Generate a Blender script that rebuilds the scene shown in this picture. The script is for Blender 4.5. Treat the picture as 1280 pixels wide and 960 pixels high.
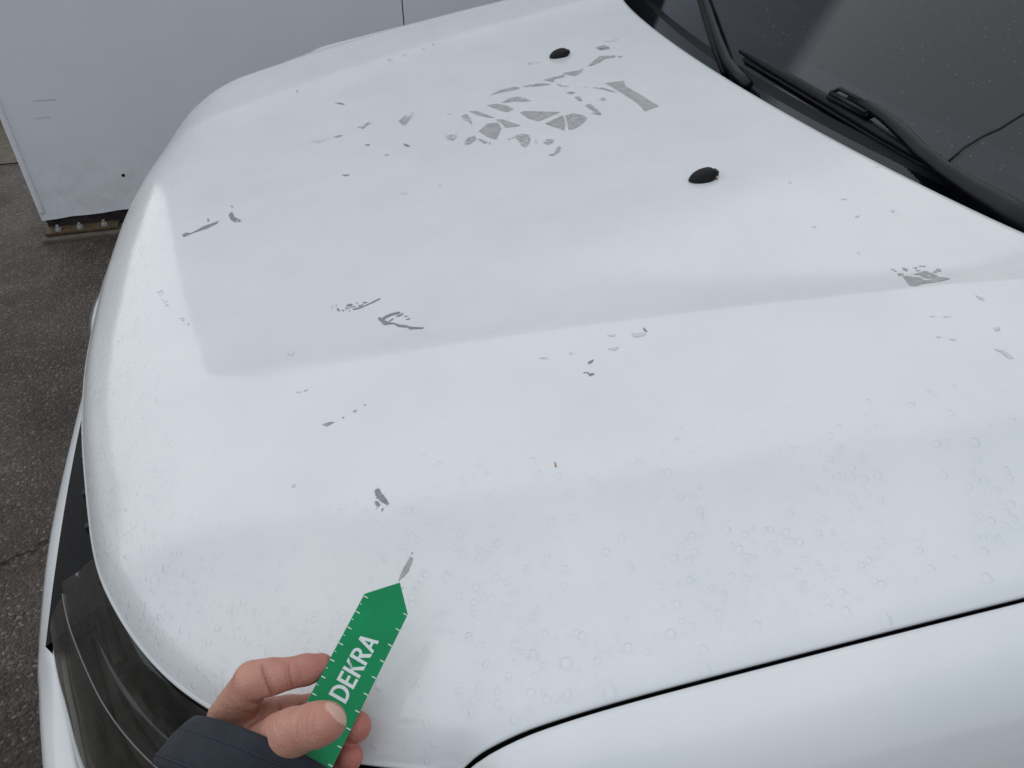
import bpy, bmesh, math, random
import numpy as np
from mathutils import Vector, Matrix

R = math.radians
scene = bpy.context.scene
for o in list(bpy.data.objects):
    bpy.data.objects.remove(o)
COL = scene.collection
rng = random.Random(7)
nrg = np.random.default_rng(11)

# ------------------------------------------------------------------ camera
CAM = np.array([0.0, -1.0, 1.43])
PITCH, YAW, FPX = R(38.0), R(15.5), 960.0          # focal length in 1280-wide pixels
cd = bpy.data.cameras.new('camera')
cd.sensor_width = 36.0
cd.lens = 36.0 * FPX / 1280.0
cd.clip_start = 0.02
cd.clip_end = 2000.0
cam = bpy.data.objects.new('camera', cd)
COL.objects.link(cam)
cam.location = CAM
cam.rotation_euler = (R(90) - PITCH, 0, -YAW)
scene.camera = cam

# ------------------------------------------------------------------ sky, sun, exposure
SUN_EL, SUN_AZ = R(52), R(-60)
w = bpy.data.worlds.new('World')
scene.world = w
w.use_nodes = True
nt = w.node_tree
nt.nodes.clear()
out = nt.nodes.new('ShaderNodeOutputWorld')
bg = nt.nodes.new('ShaderNodeBackground')
bg2 = nt.nodes.new('ShaderNodeBackground')
mixs = nt.nodes.new('ShaderNodeMixShader')
sky = nt.nodes.new('ShaderNodeTexSky')
sky.sky_type = 'NISHITA'
sky.sun_disc = False
sky.sun_elevation = SUN_EL
sky.sun_rotation = R(150)
sky.air_density = 1.0
sky.dust_density = 1.0
bg.inputs['Strength'].default_value = 0.10
nt.links.new(sky.outputs[0], bg.inputs['Color'])
bg2.inputs['Color'].default_value = (0.83, 0.92, 1.0, 1)      # closed cloud cover
bg2.inputs['Strength'].default_value = 0.725
mixs.inputs[0].default_value = 0.93
nt.links.new(bg.outputs[0], mixs.inputs[1])
nt.links.new(bg2.outputs[0], mixs.inputs[2])
nt.links.new(mixs.outputs[0], out.inputs['Surface'])

sl = bpy.data.lights.new('sun', 'SUN')
sl.energy = 1.0
sl.angle = R(125)
sl.color = (1.0, 0.97, 0.93)
sun = bpy.data.objects.new('sun', sl)
COL.objects.link(sun)
sun.rotation_euler = Vector((0.32, -0.46, -0.83)).to_track_quat('-Z', 'Y').to_euler()

scene.view_settings.view_transform = 'Standard'
scene.view_settings.look = 'None'
scene.view_settings.exposure = 0.0
scene.view_settings.gamma = 1.0
scene.render.engine = 'CYCLES'
scene.cycles.use_denoising = True
scene.cycles.max_bounces = 12
scene.cycles.transmission_bounces = 12
scene.cycles.transparent_max_bounces = 12
scene.cycles.caustics_reflective = False
scene.cycles.caustics_refractive = False

# ------------------------------------------------------------------ pixel <-> place helpers
_F = np.array([math.sin(YAW), math.cos(YAW), 0.0])
_Rt = np.array([math.cos(YAW), -math.sin(YAW), 0.0])
_fw = _F * math.cos(PITCH) + np.array([0, 0, -math.sin(PITCH)])
_up = _F * math.sin(PITCH) + np.array([0, 0, math.cos(PITCH)])

def rays(p):
    p = np.atleast_2d(np.asarray(p, float))
    return (_fw[None] + (p[:, :1] - 640) / FPX * _Rt[None] + (480 - p[:, 1:2]) / FPX * _up[None])

def at(px, py, d):
    return CAM + rays([(px, py)])[0] * d

def hit(p, g, t0=0.15, t1=6.0):
    """first t where g(point) turns negative along each pixel's ray"""
    D = rays(p)
    ts = np.linspace(t0, t1, 500)
    res = np.full(len(D), np.nan)
    for i, d in enumerate(D):
        P = CAM + ts[:, None] * d
        v = g(P)
        k = np.where((v[:-1] > 0) & (v[1:] <= 0))[0]
        if len(k):
            a, b = ts[k[0]], ts[k[0] + 1]
            for _ in range(3):
                tt = np.linspace(a, b, 12)
                vv = g(CAM + tt[:, None] * d)
                kk = np.where((vv[:-1] > 0) & (vv[1:] <= 0))[0]
                if not len(kk):
                    break
                a, b = tt[kk[0]], tt[kk[0] + 1]
            res[i] = 0.5 * (a + b)
    return CAM + res[:, None] * D

def pchip(xs, ys):
    xs, ys = np.array(xs, float), np.array(ys, float)
    h = np.diff(xs); s = np.diff(ys) / h
    m = np.zeros_like(xs)
    m[0], m[-1] = s[0], s[-1]
    for i in range(1, len(xs) - 1):
        if s[i-1] * s[i] > 0:
            w1, w2 = 2*h[i] + h[i-1], h[i] + 2*h[i-1]
            m[i] = (w1 + w2) / (w1/s[i-1] + w2/s[i])
    def f(x):
        x = np.asarray(x, float)
        xc = np.clip(x, xs[0], xs[-1])
        i = np.clip(np.searchsorted(xs, xc) - 1, 0, len(xs) - 2)
        t = (xc - xs[i]) / h[i]
        r = ((2*t**3 - 3*t**2 + 1) * ys[i] + (t**3 - 2*t**2 + t) * h[i] * m[i]
             + (-2*t**3 + 3*t**2) * ys[i+1] + (t**3 - t**2) * h[i] * m[i+1])
        return r + np.where(x > xs[-1], (x - xs[-1]) * m[-1], 0) + np.where(x < xs[0], (x - xs[0]) * m[0], 0)
    return f

def _hash(ix, iy, seed):
    n = (ix.astype(np.int64) * 374761393 + iy.astype(np.int64) * 668265263 + seed * 1442695041) & 0x7fffffff
    n = ((n ^ (n >> 13)) * 1274126177) & 0x7fffffff
    return ((n ^ (n >> 16)) & 0xffff) / 65535.0

def vnoise(x, y, seed=0):
    ix, iy = np.floor(x), np.floor(y)
    fx, fy = x - ix, y - iy
    fx, fy = fx*fx*(3-2*fx), fy*fy*(3-2*fy)
    a, b = _hash(ix, iy, seed), _hash(ix+1, iy, seed)
    c, d = _hash(ix, iy+1, seed), _hash(ix+1, iy+1, seed)
    return (a*(1-fx)+b*fx)*(1-fy) + (c*(1-fx)+d*fx)*fy

def fbm(x, y, seed=0, oct=3):
    r, a = 0, 0.5
    for k in range(oct):
        r = r + a * (vnoise(x * 2**k, y * 2**k, seed + k * 17) - 0.5)
        a *= 0.55
    return r

def softplus(x, k):
    return k * np.logaddexp(0, x / k)

# ------------------------------------------------------------------ mesh helpers
def mesh_obj(name, verts, faces, mat=None, parent=None, smooth=True, **props):
    me = bpy.data.meshes.new(name)
    me.from_pydata([tuple(map(float, v)) for v in verts], [], [tuple(map(int, f)) for f in faces])
    me.update()
    if smooth:
        me.polygons.foreach_set('use_smooth', np.ones(len(me.polygons), bool))
    o = bpy.data.objects.new(name, me)
    COL.objects.link(o)
    if mat:
        me.materials.append(mat)
    if parent:
        o.parent = parent
        # children are authored in world coordinates
        o.matrix_parent_inverse = parent.matrix_basis.inverted() if parent.parent is None else Matrix()
    for k, v in props.items():
        o[k] = v
    return o

def empty(name, loc, **props):
    o = bpy.data.objects.new(name, None)
    o.location = loc
    o.empty_display_size = 0.05
    COL.objects.link(o)
    for k, v in props.items():
        o[k] = v
    return o

def orient(o, outward):
    """make an open surface's normals point along `outward`"""
    bm = bmesh.new(); bm.from_mesh(o.data)
    bmesh.ops.recalc_face_normals(bm, faces=bm.faces)
    t = sum((f.normal*f.calc_area() for f in bm.faces), Vector())
    if t.dot(Vector(outward)) < 0:
        bmesh.ops.reverse_faces(bm, faces=bm.faces)
    bm.to_mesh(o.data); bm.free()
    return o

class MB:
    def __init__(s):
        s.v, s.f = [], []
    def add(s, vs, fs):
        n = len(s.v)
        s.v += [tuple(v) for v in vs]
        s.f += [tuple(i + n for i in f) for f in fs]
        return s
    def box(s, c, size, rot=None, bev=0.0):
        bm = bmesh.new()
        bmesh.ops.create_cube(bm, size=1.0)
        for v in bm.verts:
            v.co = Vector((v.co.x*size[0], v.co.y*size[1], v.co.z*size[2]))
        if bev:
            bmesh.ops.bevel(bm, geom=list(bm.edges), offset=bev, segments=2, affect='EDGES', profile=0.6)
        M = (rot or Matrix.Identity(3))
        vs = [M @ v.co + Vector(c) for v in bm.verts]
        bm.verts.index_update()
        s.add(vs, [[v.index for v in f.verts] for f in bm.faces])
        bm.free()
        return s
    def tube(s, pts, rad, n=10, flat=1.0, up=(0, 0, 1), cap=True):
        pts = [Vector(p) for p in pts]
        rad = rad if hasattr(rad, '__len__') else [rad]*len(pts)
        base = len(s.v)
        for i, p in enumerate(pts):
            t = (pts[min(i+1, len(pts)-1)] - pts[max(i-1, 0)]).normalized()
            a = t.cross(Vector(up))
            a = a.normalized() if a.length > 1e-4 else t.orthogonal().normalized()
            b = a.cross(t).normalized()
            for k in range(n):
                an = 2*math.pi*k/n
                s.v.append(tuple(p + a*math.cos(an)*rad[i] + b*math.sin(an)*rad[i]*flat))
        for i in range(len(pts)-1):
            for k in range(n):
                s.f.append((base+i*n+k, base+i*n+(k+1) % n, base+(i+1)*n+(k+1) % n, base+(i+1)*n+k))
        if cap:
            s.f.append(tuple(base+k for k in range(n))[::-1])
            s.f.append(tuple(base+(len(pts)-1)*n+k for k in range(n)))
        return s
    def loft(s, rows, close=False):
        n = len(rows[0]); b = len(s.v)
        for r in rows:
            s.v += [tuple(map(float, p)) for p in r]
        for i in range(len(rows)-1):
            for k in range(n if close else n-1):
                k2 = (k+1) % n
                s.f.append((b+i*n+k, b+i*n+k2, b+(i+1)*n+k2, b+(i+1)*n+k))
        return s
    def build(s, name, mat, parent=None, smooth=True, **props):
        return mesh_obj(name, s.v, s.f, mat, parent, smooth, **props)

def mirror_y(rows):
    return [[(p[0], -p[1], p[2]) for p in r] for r in rows]

# ------------------------------------------------------------------ materials
def mat_new(name):
    m = bpy.data.materials.new(name)
    m.use_nodes = True
    return m, m.node_tree, m.node_tree.nodes['Principled BSDF']

def N(nt, kind, **inp):
    n = nt.nodes.new(kind)
    for k, v in inp.items():
        if k in n.inputs:
            n.inputs[k].default_value = v
        else:
            setattr(n, k, v)
    return n

def simple(name, col, rough=0.5, metal=0.0, coat=0.0, noise=0.0, scale=60.0, bump=0.0, bscale=300.0, spec=0.5, coatr=0.05):
    m, nt, b = mat_new(name)
    b.inputs['Base Color'].default_value = (*col, 1)
    b.inputs['Roughness'].default_value = rough
    b.inputs['Metallic'].default_value = metal
    b.inputs['Coat Weight'].default_value = coat
    b.inputs['Coat Roughness'].default_value = coatr
    b.inputs['Specular IOR Level'].default_value = spec
    tc = N(nt, 'ShaderNodeTexCoord')
    if noise:
        nz = N(nt, 'ShaderNodeTexNoise', Scale=scale, Detail=6.0, Roughness=0.6)
        nt.links.new(tc.outputs['Object'], nz.inputs['Vector'])
        mr = N(nt, 'ShaderNodeMapRange')
        mr.inputs['From Min'].default_value = 0.3
        mr.inputs['From Max'].default_value = 0.7
        mr.inputs['To Min'].default_value = 1 - noise
        mr.inputs['To Max'].default_value = 1 + noise
        nt.links.new(nz.outputs['Fac'], mr.inputs['Value'])
        mx = N(nt, 'ShaderNodeVectorMath', operation='SCALE')
        mx.inputs[0].default_value = col
        nt.links.new(mr.outputs[0], mx.inputs['Scale'])
        nt.links.new(mx.outputs[0], b.inputs['Base Color'])
    if bump:
        nb = N(nt, 'ShaderNodeTexNoise', Scale=bscale, Detail=4.0)
        nt.links.new(tc.outputs['Object'], nb.inputs['Vector'])
        bp = N(nt, 'ShaderNodeBump', Strength=bump, Distance=0.001)
        nt.links.new(nb.outputs['Fac'], bp.inputs['Height'])
        nt.links.new(bp.outputs[0], b.inputs['Normal'])
    return m

def clear_mat(name, tint, rough=0.02, ior=1.45, haze=0.0, haze_col=(0.4, 0.4, 0.38), hscale=30, bump=0.0, bscale=900):
    m, nt, b = mat_new(name)
    nt.nodes.remove(b)
    o = nt.nodes['Material Output']
    fr = N(nt, 'ShaderNodeFresnel', IOR=ior)
    tr = N(nt, 'ShaderNodeBsdfTransparent')
    tr.inputs['Color'].default_value = (*tint, 1)
    gl = N(nt, 'ShaderNodeBsdfGlossy', Roughness=rough)
    gl.inputs['Color'].default_value = (1, 1, 1, 1)
    mx = N(nt, 'ShaderNodeMixShader')
    ge = N(nt, 'ShaderNodeNewGeometry')
    ml = N(nt, 'ShaderNodeMath', operation='SUBTRACT')
    ml.inputs[0].default_value = 1.0
    nt.links.new(ge.outputs['Backfacing'], ml.inputs[1])
    m3 = N(nt, 'ShaderNodeMath', operation='MULTIPLY')
    nt.links.new(ml.outputs[0], m3.inputs[0])
    nt.links.new(fr.outputs[0], m3.inputs[1])
    nt.links.new(m3.outputs[0], mx.inputs[0])
    base = tr
    tc = N(nt, 'ShaderNodeTexCoord')
    if haze:
        df = N(nt, 'ShaderNodeBsdfDiffuse')
        df.inputs['Color'].default_value = (*haze_col, 1)
        nz = N(nt, 'ShaderNodeTexNoise', Scale=hscale, Detail=8.0, Roughness=0.65)
        nt.links.new(tc.outputs['Object'], nz.inputs['Vector'])
        mr = N(nt, 'ShaderNodeMapRange')
        mr.inputs['From Min'].default_value = 0.38
        mr.inputs['From Max'].default_value = 0.75
        mr.inputs['To Min'].default_value = haze * 0.35
        mr.inputs['To Max'].default_value = min(1.0, haze * 2.2)
        nt.links.new(nz.outputs['Fac'], mr.inputs['Value'])
        m2 = N(nt, 'ShaderNodeMixShader')
        nt.links.new(mr.outputs[0], m2.inputs[0])
        nt.links.new(tr.outputs[0], m2.inputs[1])
        nt.links.new(df.outputs[0], m2.inputs[2])
        base = m2
    if bump:
        nb = N(nt, 'ShaderNodeTexVoronoi', Scale=bscale)
        nt.links.new(tc.outputs['Object'], nb.inputs['Vector'])
        bp = N(nt, 'ShaderNodeBump', Strength=bump, Distance=0.0005)
        nt.links.new(nb.outputs['Distance'], bp.inputs['Height'])
        nt.links.new(bp.outputs[0], gl.inputs['Normal'])
    nt.links.new(base.outputs[0], mx.inputs[1])
    nt.links.new(gl.outputs[0], mx.inputs[2])
    nt.links.new(mx.outputs[0], o.inputs['Surface'])
    return m

def make_paint():
    m, nt, b = mat_new('white_car_paint')
    tc = N(nt, 'ShaderNodeTexCoord')
    n1 = N(nt, 'ShaderNodeTexNoise', Scale=9.0, Detail=8.0, Roughness=0.62)
    nt.links.new(tc.outputs['Object'], n1.inputs['Vector'])
    rp = N(nt, 'ShaderNodeValToRGB')
    rp.color_ramp.elements[0].position = 0.30
    rp.color_ramp.elements[0].color = (0.655, 0.665, 0.68, 1)
    rp.color_ramp.elements[1].position = 0.62
    rp.color_ramp.elements[1].color = (0.705, 0.71, 0.72, 1)
    nt.links.new(n1.outputs['Fac'], rp.inputs[0])
    vd = N(nt, 'ShaderNodeTexVoronoi', Scale=150.0)
    nt.links.new(tc.outputs['Object'], vd.inputs['Vector'])
    nd_ = N(nt, 'ShaderNodeTexNoise', Scale=17.0, Detail=5.0, Roughness=0.7)
    nt.links.new(tc.outputs['Object'], nd_.inputs['Vector'])
    c1 = N(nt, 'ShaderNodeMapRange'); c1.inputs['From Min'].default_value = 0.05; c1.inputs['From Max'].default_value = 0.12
    c1.inputs['To Min'].default_value = 1.0; c1.inputs['To Max'].default_value = 0.0
    nt.links.new(vd.outputs['Distance'], c1.inputs['Value'])
    c2 = N(nt, 'ShaderNodeMapRange'); c2.inputs['From Min'].default_value = 0.52; c2.inputs['From Max'].default_value = 0.72
    c2.inputs['To Min'].default_value = 0.0; c2.inputs['To Max'].default_value = 0.35
    nt.links.new(nd_.outputs['Fac'], c2.inputs['Value'])
    c3 = N(nt, 'ShaderNodeMath', operation='MULTIPLY')
    nt.links.new(c1.outputs[0], c3.inputs[0]); nt.links.new(c2.outputs[0], c3.inputs[1])
    dx_ = N(nt, 'ShaderNodeMix', data_type='RGBA')
    nt.links.new(c3.outputs[0], dx_.inputs[0]); nt.links.new(rp.outputs[0], dx_.inputs[6])
    dx_.inputs[7].default_value = (0.33, 0.33, 0.33, 1)
    nt.links.new(dx_.outputs[2], b.inputs['Base Color'])
    n2 = N(nt, 'ShaderNodeTexNoise', Scale=38.0, Detail=6.0, Roughness=0.7)
    nt.links.new(tc.outputs['Object'], n2.inputs['Vector'])
    mr = N(nt, 'ShaderNodeMapRange')
    mr.inputs['To Min'].default_value = 0.04
    mr.inputs['To Max'].default_value = 0.18
    nt.links.new(n2.outputs['Fac'], mr.inputs['Value'])
    b.inputs['Roughness'].default_value = 0.5
    b.inputs['Coat Weight'].default_value = 1.0
    b.inputs['Coat IOR'].default_value = 1.5
    nt.links.new(mr.outputs[0], b.inputs['Coat Roughness'])
    # orange peel
    n3 = N(nt, 'ShaderNodeTexNoise', Scale=420.0, Detail=2.0)
    nt.links.new(tc.outputs['Object'], n3.inputs['Vector'])
    bp = N(nt, 'ShaderNodeBump', Strength=0.06, Distance=0.0006)
    nt.links.new(n3.outputs['Fac'], bp.inputs['Height'])
    nt.links.new(bp.outputs[0], b.inputs['Coat Normal'])
    nt.links.new(bp.outputs[0], b.inputs['Normal'])
    return m

def make_asphalt():
    m, nt, b = mat_new('asphalt')
    tc = N(nt, 'ShaderNodeTexCoord')
    v1 = N(nt, 'ShaderNodeTexVoronoi', Scale=175.0)
    v2 = N(nt, 'ShaderNodeTexVoronoi', Scale=80.0)
    nz = N(nt, 'ShaderNodeTexNoise', Scale=2.2, Detail=8.0, Roughness=0.65)
    n4 = N(nt, 'ShaderNodeTexNoise', Scale=260.0, Detail=3.0)
    for n in (v1, v2, nz, n4):
        nt.links.new(tc.outputs['Object'], n.inputs['Vector'])
    sep = N(nt, 'ShaderNodeSeparateColor')
    nt.links.new(v1.outputs['Color'], sep.inputs[0])
    rp = N(nt, 'ShaderNodeValToRGB')
    e = rp.color_ramp.elements
    e[0].position = 0.0; e[0].color = (0.020, 0.0135, 0.0095, 1)
    e[1].position = 1.0; e[1].color = (0.17, 0.125, 0.095, 1)
    x = e.new(0.62); x.color = (0.042, 0.028, 0.0195, 1)
    x = e.new(0.90); x.color = (0.064, 0.043, 0.031, 1)
    nt.links.new(sep.outputs[0], rp.inputs[0])
    mr = N(nt, 'ShaderNodeMapRange')
    mr.inputs['From Min'].default_value = 0.3; mr.inputs['From Max'].default_value = 0.7
    mr.inputs['To Min'].default_value = 0.60; mr.inputs['To Max'].default_value = 1.45
    nt.links.new(nz.outputs['Fac'], mr.inputs['Value'])
    vm = N(nt, 'ShaderNodeVectorMath', operation='SCALE')
    nt.links.new(rp.outputs[0], vm.inputs[0])
    nt.links.new(mr.outputs[0], vm.inputs['Scale'])
    nt.links.new(vm.outputs[0], b.inputs['Base Color'])
    mr2 = N(nt, 'ShaderNodeMapRange')
    mr2.inputs['From Min'].default_value = 0.35; mr2.inputs['From Max'].default_value = 0.65
    mr2.inputs['To Min'].default_value = 0.75; mr2.inputs['To Max'].default_value = 0.45
    nt.links.new(nz.outputs['Fac'], mr2.inputs['Value'])
    nt.links.new(mr2.outputs[0], b.inputs['Roughness'])
    ad = N(nt, 'ShaderNodeMath', operation='ADD')
    nt.links.new(v1.outputs['Distance'], ad.inputs[0])
    nt.links.new(v2.outputs['Distance'], ad.inputs[1])
    ad2 = N(nt, 'ShaderNodeMath', operation='ADD')
    nt.links.new(ad.outputs[0], ad2.inputs[0])
    nt.links.new(n4.outputs['Fac'], ad2.inputs[1])
    bp = N(nt, 'ShaderNodeBump', Strength=0.8, Distance=0.004)
    bp.invert = True
    nt.links.new(ad2.outputs[0], bp.inputs['Height'])
    nt.links.new(bp.outputs[0], b.inputs['Normal'])
    return m

def make_wallpaint():
    m, nt, b = mat_new('wall_paint')
    tc = N(nt, 'ShaderNodeTexCoord')
    n1 = N(nt, 'ShaderNodeTexNoise', Scale=3.0, Detail=7.0, Roughness=0.6)
    mp = N(nt, 'ShaderNodeMapping')
    mp.inputs['Scale'].default_value = (1.5, 1.5, 1)
    nt.links.new(tc.outputs['Object'], mp.inputs[0])
    nt.links.new(mp.outputs[0], n1.inputs['Vector'])
    rp = N(nt, 'ShaderNodeValToRGB')
    rp.color_ramp.elements[0].position = 0.25
    rp.color_ramp.elements[0].color = (0.785, 0.78, 0.82, 1)
    rp.color_ramp.elements[1].position = 0.7
    rp.color_ramp.elements[1].color = (0.815, 0.81, 0.845, 1)
    nt.links.new(n1.outputs['Fac'], rp.inputs[0])
    sx = N(nt, 'ShaderNodeSeparateXYZ')
    nt.links.new(tc.outputs['Object'], sx.inputs[0])
    mz = N(nt, 'ShaderNodeMapRange')
    mz.inputs['From Min'].default_value = 0.05; mz.inputs['From Max'].default_value = 0.42
    mz.inputs['To Min'].default_value = 0.42; mz.inputs['To Max'].default_value = 0.0
    nt.links.new(sx.outputs['Z'], mz.inputs['Value'])
    n9 = N(nt, 'ShaderNodeTexNoise', Scale=14.0, Detail=9.0, Roughness=0.7)
    nt.links.new(tc.outputs['Object'], n9.inputs['Vector'])
    gm = N(nt, 'ShaderNodeMath', operation='SUBTRACT'); gm.use_clamp = True
    nt.links.new(n9.outputs['Fac'], gm.inputs[0]); gm.inputs[1].default_value = 0.42
    g2 = N(nt, 'ShaderNodeMath', operation='MULTIPLY'); g2.inputs[1].default_value = 3.0
    nt.links.new(gm.outputs[0], g2.inputs[0])
    g3 = N(nt, 'ShaderNodeMath', operation='MULTIPLY'); g3.use_clamp = True
    nt.links.new(g2.outputs[0], g3.inputs[0]); nt.links.new(mz.outputs[0], g3.inputs[1])
    gx = N(nt, 'ShaderNodeMix', data_type='RGBA')
    nt.links.new(g3.outputs[0], gx.inputs[0]); nt.links.new(rp.outputs[0], gx.inputs[6])
    gx.inputs[7].default_value = (0.36, 0.33, 0.30, 1)
    nt.links.new(gx.outputs[2], b.inputs['Base Color'])
    b.inputs['Roughness'].default_value = 0.45
    n2 = N(nt, 'ShaderNodeTexNoise', Scale=4.0, Detail=3.0)
    nt.links.new(tc.outputs['Object'], n2.inputs['Vector'])
    bp = N(nt, 'ShaderNodeBump', Strength=0.25, Distance=0.01)
    nt.links.new(n2.outputs['Fac'], bp.inputs['Height'])
    nt.links.new(bp.outputs[0], b.inputs['Normal'])
    return m

def make_fabric():
    m, nt, b = mat_new('navy_fabric')
    tc = N(nt, 'ShaderNodeTexCoord')
    n1 = N(nt, 'ShaderNodeTexNoise', Scale=45.0, Detail=7.0, Roughness=0.65)
    nt.links.new(tc.outputs['Object'], n1.inputs['Vector'])
    rp = N(nt, 'ShaderNodeValToRGB')
    rp.color_ramp.elements[0].position = 0.3
    rp.color_ramp.elements[0].color = (0.006, 0.009, 0.015, 1)
    rp.color_ramp.elements[1].position = 0.75
    rp.color_ramp.elements[1].color = (0.017, 0.022, 0.033, 1)
    nt.links.new(n1.outputs['Fac'], rp.inputs[0])
    nt.links.new(rp.outputs[0], b.inputs['Base Color'])
    b.inputs['Roughness'].default_value = 0.75
    b.inputs['Sheen Weight'].default_value = 0.03
    wv = N(nt, 'ShaderNodeTexNoise', Scale=1500.0, Detail=2.0)
    nt.links.new(tc.outputs['Object'], wv.inputs['Vector'])
    n5 = N(nt, 'ShaderNodeTexNoise', Scale=60.0, Detail=4.0)
    nt.links.new(tc.outputs['Object'], n5.inputs['Vector'])
    ad = N(nt, 'ShaderNodeMath', operation='MULTIPLY_ADD')
    ad.inputs[1].default_value = 0.25
    nt.links.new(wv.outputs['Fac'], ad.inputs[0])
    nt.links.new(n5.outputs['Fac'], ad.inputs[2])
    bp = N(nt, 'ShaderNodeBump', Strength=0.6, Distance=0.002)
    nt.links.new(ad.outputs[0], bp.inputs['Height'])
    nt.links.new(bp.outputs[0], b.inputs['Normal'])
    return m

def make_skin():
    m, nt, b = mat_new('skin')
    at_ = N(nt, 'ShaderNodeAttribute', attribute_name='tint')
    sep = N(nt, 'ShaderNodeSeparateColor')
    nt.links.new(at_.outputs['Color'], sep.inputs[0])
    tc = N(nt, 'ShaderNodeTexCoord')
    n1 = N(nt, 'ShaderNodeTexNoise', Scale=90.0, Detail=6.0, Roughness=0.6)
    nt.links.new(tc.outputs['Object'], n1.inputs['Vector'])
    ra = N(nt, 'ShaderNodeValToRGB')
    ra.color_ramp.elements[0].position = 0.3
    ra.color_ramp.elements[0].color = (0.45, 0.215, 0.155, 1)
    ra.color_ramp.elements[1].position = 0.7
    ra.color_ramp.elements[1].color = (0.56, 0.295, 0.22, 1)
    nt.links.new(n1.outputs['Fac'], ra.inputs[0])
    m1 = N(nt, 'ShaderNodeMix', data_type='RGBA')
    nt.links.new(sep.outputs[0], m1.inputs[0])
    nt.links.new(ra.outputs[0], m1.inputs[6])
    m1.inputs[7].default_value = (0.44, 0.115, 0.09, 1)
    m2 = N(nt, 'ShaderNodeMix', data_type='RGBA')
    nt.links.new(sep.outputs[1], m2.inputs[0])
    nt.links.new(m1.outputs[2], m2.inputs[6])
    m2.inputs[7].default_value = (0.60, 0.37, 0.29, 1)
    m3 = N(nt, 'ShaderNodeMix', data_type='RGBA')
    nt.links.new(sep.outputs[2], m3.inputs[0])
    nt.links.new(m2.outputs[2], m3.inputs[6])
    m3.inputs[7].default_value = (0.24, 0.085, 0.06, 1)  # crease colour: reddish pigment with shading mixed in
    nt.links.new(m3.outputs[2], b.inputs['Base Color'])
    mr = N(nt, 'ShaderNodeMapRange')
    mr.inputs['To Min'].default_value = 0.52
    mr.inputs['To Max'].default_value = 0.28
    nt.links.new(sep.outputs[1], mr.inputs['Value'])
    nt.links.new(mr.outputs[0], b.inputs['Roughness'])
    b.inputs['Subsurface Weight'].default_value = 0.12
    b.inputs['Subsurface Radius'].default_value = (1.0, 0.35, 0.2)
    b.inputs['Subsurface Scale'].default_value = 0.003
    v = N(nt, 'ShaderNodeTexVoronoi', Scale=900.0)
    nt.links.new(tc.outputs['Object'], v.inputs['Vector'])
    n6 = N(nt, 'ShaderNodeTexNoise', Scale=260.0, Detail=4.0)
    nt.links.new(tc.outputs['Object'], n6.inputs['Vector'])
    ad = N(nt, 'ShaderNodeMath', operation='MULTIPLY_ADD')
    ad.inputs[1].default_value = 0.5
    nt.links.new(v.outputs['Distance'], ad.inputs[0])
    nt.links.new(n6.outputs['Fac'], ad.inputs[2])
    bp = N(nt, 'ShaderNodeBump', Strength=0.6, Distance=0.0008)
    nt.links.new(ad.outputs[0], bp.inputs['Height'])
    nt.links.new(bp.outputs[0], b.inputs['Normal'])
    return m

PAINT = make_paint()
ASPHALT = make_asphalt()
WALLP = make_wallpaint()
FABRIC = make_fabric()
SKIN = make_skin()
BLACKP = simple('black_plastic', (0.006, 0.0065, 0.009), 0.45, spec=0.22, noise=0.3, scale=40, bump=0.15, bscale=700)
BLACKG = simple('gloss_black', (0.006, 0.007, 0.010), 0.18, spec=0.5)
WIPERM = simple('wiper_metal', (0.006, 0.0065, 0.008), 0.36, spec=0.28, noise=0.4, scale=50, bump=0.1, bscale=600)
RUBBER = simple('rubber', (0.008, 0.008, 0.009), 0.6)
VOIDM = simple('dark_cavity', (0.004, 0.004, 0.006), 0.8)
PRIMER = simple('primer_grey', (0.36, 0.352, 0.358), 0.55, noise=0.20, scale=90, bump=0.2, bscale=900)
PRIMERD = simple('primer_dark_grey', (0.235, 0.235, 0.25), 0.55, noise=0.15, scale=200, bump=0.2, bscale=900)
SCUFF = simple('dull_scuff', (0.60, 0.61, 0.63), 0.6, noise=0.08, scale=200)
FEATHER = simple('worn_paint', (0.52, 0.52, 0.535), 0.6, noise=0.12, scale=200)
RUSTY = simple('rusty_speck', (0.35, 0.17, 0.06), 0.8)
CHROME = simple('dull_chrome', (0.42, 0.43, 0.44), 0.28, metal=1.0, noise=0.15, scale=50)
WATER = clear_mat('water', (1, 1, 1), 0.01, 1.36)
def water_rim_shade():  # rim darkening of refraction, put into the tint by viewing angle
    nt = WATER.node_tree
    tr = [n for n in nt.nodes if n.type == 'BSDF_TRANSPARENT'][0]
    lw = N(nt, 'ShaderNodeLayerWeight', Blend=0.5)
    rp = N(nt, 'ShaderNodeValToRGB')
    e = rp.color_ramp.elements
    e[0].position = 0.30; e[0].color = (1, 1, 1, 1)
    e[1].position = 0.95; e[1].color = (0.70, 0.72, 0.74, 1)
    nt.links.new(lw.outputs['Facing'], rp.inputs[0])
    nt.links.new(rp.outputs[0], tr.inputs['Color'])
water_rim_shade()
GLASS = clear_mat('windscreen_glass', (0.46, 0.51, 0.56), 0.012, 1.48, haze=0.004, haze_col=(0.4, 0.42, 0.46), hscale=900, bump=0.06, bscale=500)
LENS = clear_mat('headlamp_lens', (0.50, 0.50, 0.46), 0.015, 1.5, haze=0.03, haze_col=(0.34, 0.33, 0.28), hscale=40)
BEZEL = simple('bezel_grey', (0.16, 0.15, 0.15), 0.4)
HOUSING = simple('lamp_housing', (0.035, 0.034, 0.030), 0.38, noise=0.5, scale=35)
REFLECT = simple('lamp_reflector', (0.10, 0.10, 0.095), 0.22, metal=1.0, noise=0.3, scale=40)
DASH = simple('dash_plastic', (0.012, 0.011, 0.017), 0.6, noise=0.15, scale=30, bump=0.3, bscale=600)
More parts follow.
